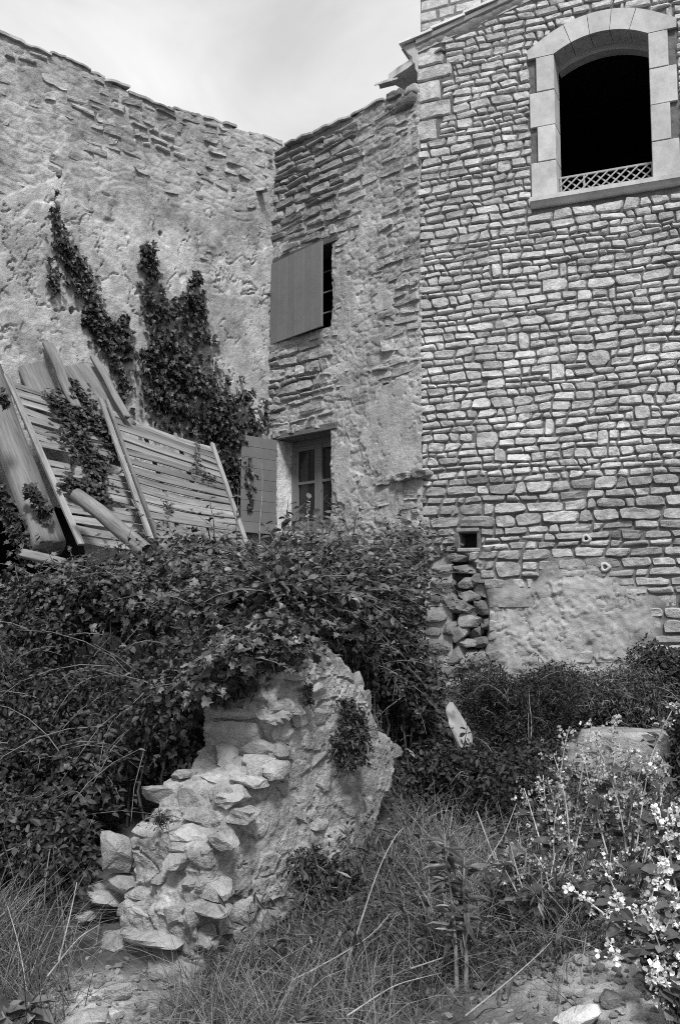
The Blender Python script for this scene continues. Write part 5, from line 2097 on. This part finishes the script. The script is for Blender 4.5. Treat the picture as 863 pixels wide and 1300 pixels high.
grass('grass', 'dry grass along the bank among the shrubs', p, (.12, .35), M_GRASS, (.4, 1.2), .9)


# long dry stalks
def stalk(label, pts, Y, rad=.005, tone=1.0, name='dry_stalk'):
    pts3 = A([P(px, py, y) for (px, py), y in zip(pts, np.linspace(Y[0], Y[1], len(pts)))])
    k = np.linspace(0, len(pts3) - 1, 14)
    i = np.minimum(k.astype(int), len(pts3) - 2)
    q3 = pts3[i] + (pts3[i + 1] - pts3[i]) * (k - i)[:, None]
    for _ in range(3): q3[1:-1] = .25 * q3[:-2] + .5 * q3[1:-1] + .25 * q3[2:]
    V, F = tube(q3, np.linspace(rad, rad * .4, 14), 5)
    return tag(mk(name, V, [F], M_STALK, None, tone=tone), label, 'stalk', 'dry stalks in the weeds')


for lb, pts, Y in (('long pale stalk lying across the rubble edge toward the white flowers', [(590, 1290), (640, 1250), (680, 1215), (700, 1195)], (3.9, 4.4)),
               ('tall bent stalk arching up beside the ruined wall foot', [(430, 1255), (455, 1180), (480, 1100), (505, 1055), (512, 1052)], (4.5, 5.0)),
               ('thick dry stalk fallen in the grass in front of the ruined wall', [(370, 1245), (410, 1225), (470, 1190), (495, 1160)], (4.3, 4.6)),
               ('slanting stalk behind the tall two-stemmed weed', [(520, 1230), (580, 1210), (650, 1150)], (4.2, 4.9)),
               ('thin upright stalk in the dark hollow behind the two-stemmed weed', [(600, 1120), (640, 1060), (655, 1020)], (5.2, 5.5)),
               ('straight stalk leaning away from the bushy grey weed', [(720, 1160), (690, 1110), (650, 1060)], (4.8, 5.2)),
               ('short crossed stalk in front of the shadowy low bush', [(605, 1030), (625, 1085), (640, 1110)], (5.3, 5.1)),
               ('tall grass stalk beside the broad-leaved weed', [(40, 1290), (25, 1200), (10, 1150)], (4.2, 4.5)),
               ('upright forked grass stalk before the very dark ivy bank', [(75, 1220), (90, 1160), (98, 1120)], (4.3, 4.5)),
               ('low stalk leaning toward the stepped wall end', [(60, 1240), (100, 1190), (125, 1175)], (4.2, 4.35)),
               ('flattened stalk in the grass between ruined wall and rubble', [(440, 1290), (500, 1250), (560, 1235)], (4.0, 4.3)),
               ('slender stalk rising in front of the needle-leaved shrub', [(670, 1010), (671, 950), (670, 905)], (7.0, 7.0))):
    stalk(lb, pts, Y, .004)
V = []


def spike(label, px, py0, py1, Y, lean, parts_seed, leafy=True, name='flower_spike'):
    r = random.Random(parts_seed)
    a = P(px, py0, Y); b = P(px + lean, py1, Y)
    a[2] = min(a[2], gz1(a[0], a[1])) if False else a[2]
    pts = A([a + (b - a) * f + A([.012 * math.sin(f * 5 + px), 0, 0]) for f in np.linspace(0, 1, 6)])
    root = empty(name, tuple(a), label, 'plant')
    V, F = tube(pts, np.linspace(.007, .002, 6), 5)
    mk('stem', V, [F], M_STALK, root, tone=.9)
    if leafy:
        pos = A([a + (b - a) * r.uniform(.55, 1.0) for _ in range(40)])
        leaves('bud', pos, np.tile(A([0, -.5, .8]), (40, 1)), rng.normal(0, 1, (40, 3)) + A([0, 0, .6]), rng.uniform(.015, .03, 40), OVAL, M_STALK, root, (.4, .9))
    return root


spike('slender dry spike standing in front of the lower open shutter', 331, 690, 588, 9.4, 1, 41, False)
spike('leafy seed spike standing in front of the sash window panes', 389, 690, 636, 9.2, 2, 42)
spike('tall pale seed stalk rising over the shadowy hollow', 672, 950, 880, 7.6, 1, 43, False)


# thistle-like plant with a rosette, two stems
def weedy(label, px, py_base, py_top, Y, seed, n_=120, width=.16, sz=(.05, .1), mat=M_WEED, tone=(.8, 1.8), name='tall_weed', shape=LAN, stems_=2):
    r = random.Random(seed)
    a = P(px, py_base, Y)
    a[2] = gz1(a[0], a[1])
    b = P(px - 6, py_top, Y)
    root = empty(name, tuple(a), label, 'plant')
    pos, tp = [], []
    for s_ in range(stems_):
        off = A([r.uniform(-.06, .06), r.uniform(-.05, .05), 0])
        e = b + off * 1.2 - A([0, 0, r.uniform(0, .1)])
        st = A([a + off * .4 + (e - a - off * .4) * f + A([.01 * math.sin(4 * f + s_), 0, 0]) for f in np.linspace(0, 1, 6)])
        V, F = tube(st, np.linspace(.011, .004, 6), 6)
        mk('stem', V, [F], M_STALK, root, tone=.8)
        for k in range(n_ // stems_):
            f = r.uniform(.35, 1.0)
            an_ = r.uniform(0, 6.28)
            pos.append(a + off * .4 + (e - a - off * .4) * f)
            tp.append(A([math.cos(an_), math.sin(an_), r.uniform(-.1, .9)]))
    leaves('leaf', A(pos), np.tile(A([0, -.4, .9]), (len(pos), 1)), A(tp), rng.uniform(sz[0], sz[1], len(pos)) * 1.3, shape, mat, root, tone, spread=.25)
    return root


weedy('tall leafy weed with two bare lower stems in the grass', 583, 1250, 1062, 4.45, 51, tone=(1.2, 3.2))
weedy('short leafy weed at the edge of the grass by the broken wall', 398, 1300, 1262, 4.0, 52, 60, sz=(.04, .07))
weedy('broad-leaved weed at the lowest edge beside the pale grass', 35, 1310, 1262, 4.0, 53, 80, sz=(.045, .085), shape=OVAL, tone=(1.2, 3.0))
weedy('bushy grey weed among the stalks beside the rubble', 660, 1190, 1080, 4.9, 54, 220, sz=(.03, .07), tone=(1.2, 3.4), stems_=5)


# white-flowering plants on the rubble
def flower_plant(label, px, py, Y, height, nst, seed, spreadx=.28, dens=7, fl=(.02, .04), leafn=26, group='white flowering plants on the rubble', pale=1.0, up=.8):
    r = random.Random(seed)
    a = P(px, py, Y)
    a[2] = gz1(a[0], a[1])
    root = empty('flowering_plant', tuple(a), label, 'plant', group)
    lp, lt = [], []
    pos, nr = [], []
    for s_ in range(nst):
        ex = a + A([r.gauss(0, spreadx), r.gauss(0, spreadx * .5), height * r.uniform(up * .6, 1.05)])
        mid_ = a * .5 + ex * .5 + A([r.gauss(0, .05), r.gauss(0, .05), height * .12])
        ts_ = np.linspace(0, 1, 8)[:, None]
        st = (1 - ts_) ** 2 * a + 2 * ts_ * (1 - ts_) * mid_ + ts_ ** 2 * ex
        V, F = tube(st, np.linspace(.0065, .002, 8), 5)
        mk('stem', V, [F], M_STALK, root, tone=r.uniform(.9, 2.0))
        for k in range(dens):
            f = 1 - .75 * r.random() ** 1.3
            i = min(int(f * 7), 6)
            c_ = st[i] + (st[i + 1] - st[i]) * (f * 7 - i) + A([r.gauss(0, .022), r.gauss(0, .022), r.gauss(0, .02)])
            m_ = r.randint(3, 6)
            for q_ in range(m_):
                pos.append(c_ + rng.normal(0, .008, 3)); nr.append(rng.normal(0, 1, 3) + A([0, -.6, .5]))
        for k in range(leafn // nst + 1):
            f = r.uniform(.1, .85)
            i = min(int(f * 7), 6)
            lp.append(st[i] + (st[i + 1] - st[i]) * (f * 7 - i)); an_ = r.uniform(0, 6.28)
            lt.append(A([math.cos(an_), math.sin(an_), .2]))
    leaves('blossom', A(pos), A(nr), rng.normal(0, 1, (len(pos), 3)), rng.uniform(fl[0], fl[1], len(pos)), PET, M_PETAL, root, (.55 * pale, 1.05 * pale), spread=.6)
    leaves('leaf', A(lp), np.tile(A([0, -.4, .9]), (len(lp), 1)), A(lt), rng.uniform(.05, .11, len(lp)), OVAL, M_WEED, root, (.8, 2.0), spread=.3)
    return root


fp = [(850, 1235, 4.0, .40, 9, 34, 61, 'dense white blossom mound at the end of the rubble by the large loose stone'), (822, 1195, 4.25, .38, 8, 28, 62, 'white blossom clump leaning over the rubble beside the grey weed'),
      (872, 1150, 4.4, .5, 9, 28, 63, 'tall white flowering clump rising past the blossom mound'), (775, 1135, 4.75, .34, 6, 12, 64, 'sparse white flowering stems among the grey weeds and rubble'),
      (880, 1275, 3.8, .26, 6, 26, 65, 'low white blossoms spilling down to the lip of the rubble')]
for (px, py, Y, h_, nst, dn, sd, lb) in fp:
    flower_plant(lb, px, py, Y, h_, nst, sd, .16, int(dn * .52), (.01, .026), 90, pale=1.0)
flower_plant('tall spindly pale-budded plant in front of the rendered block, leaning', 715, 1110, 5.0, .92, 10, 66, .17, 24, (.009, .02), 60, 'tall budded stalks before the rendered block', .62, .95)
flower_plant('tall branching pale-budded plant covering the end of the rendered block', 795, 1110, 5.0, 1.0, 13, 67, .19, 32, (.01, .024), 110, 'tall budded stalks before the rendered block', .62, .95)
flower_plant('thin white-budded plant between the two taller budded ones', 755, 1090, 5.1, .85, 8, 68, .13, 22, (.008, .018), 40, 'tall budded stalks before the rendered block', .62, .95)
flower_plant('wispy pale-stemmed weed in the straw left of the budded plants', 655, 1130, 5.0, .5, 8, 71, .14, 10, (.007, .016), 60, 'wispy weeds in the straw', .5, .95)
flower_plant('second wispy pale-stemmed weed nearer the rubble edge', 690, 1185, 4.7, .42, 8, 72, .13, 9, (.007, .015), 50, 'wispy weeds in the straw', .5, .95)
print('objects', len(bpy.data.objects), 'tris approx', sum(len(m.loops) - 2 * len(m.polygons) for m in bpy.data.meshes))
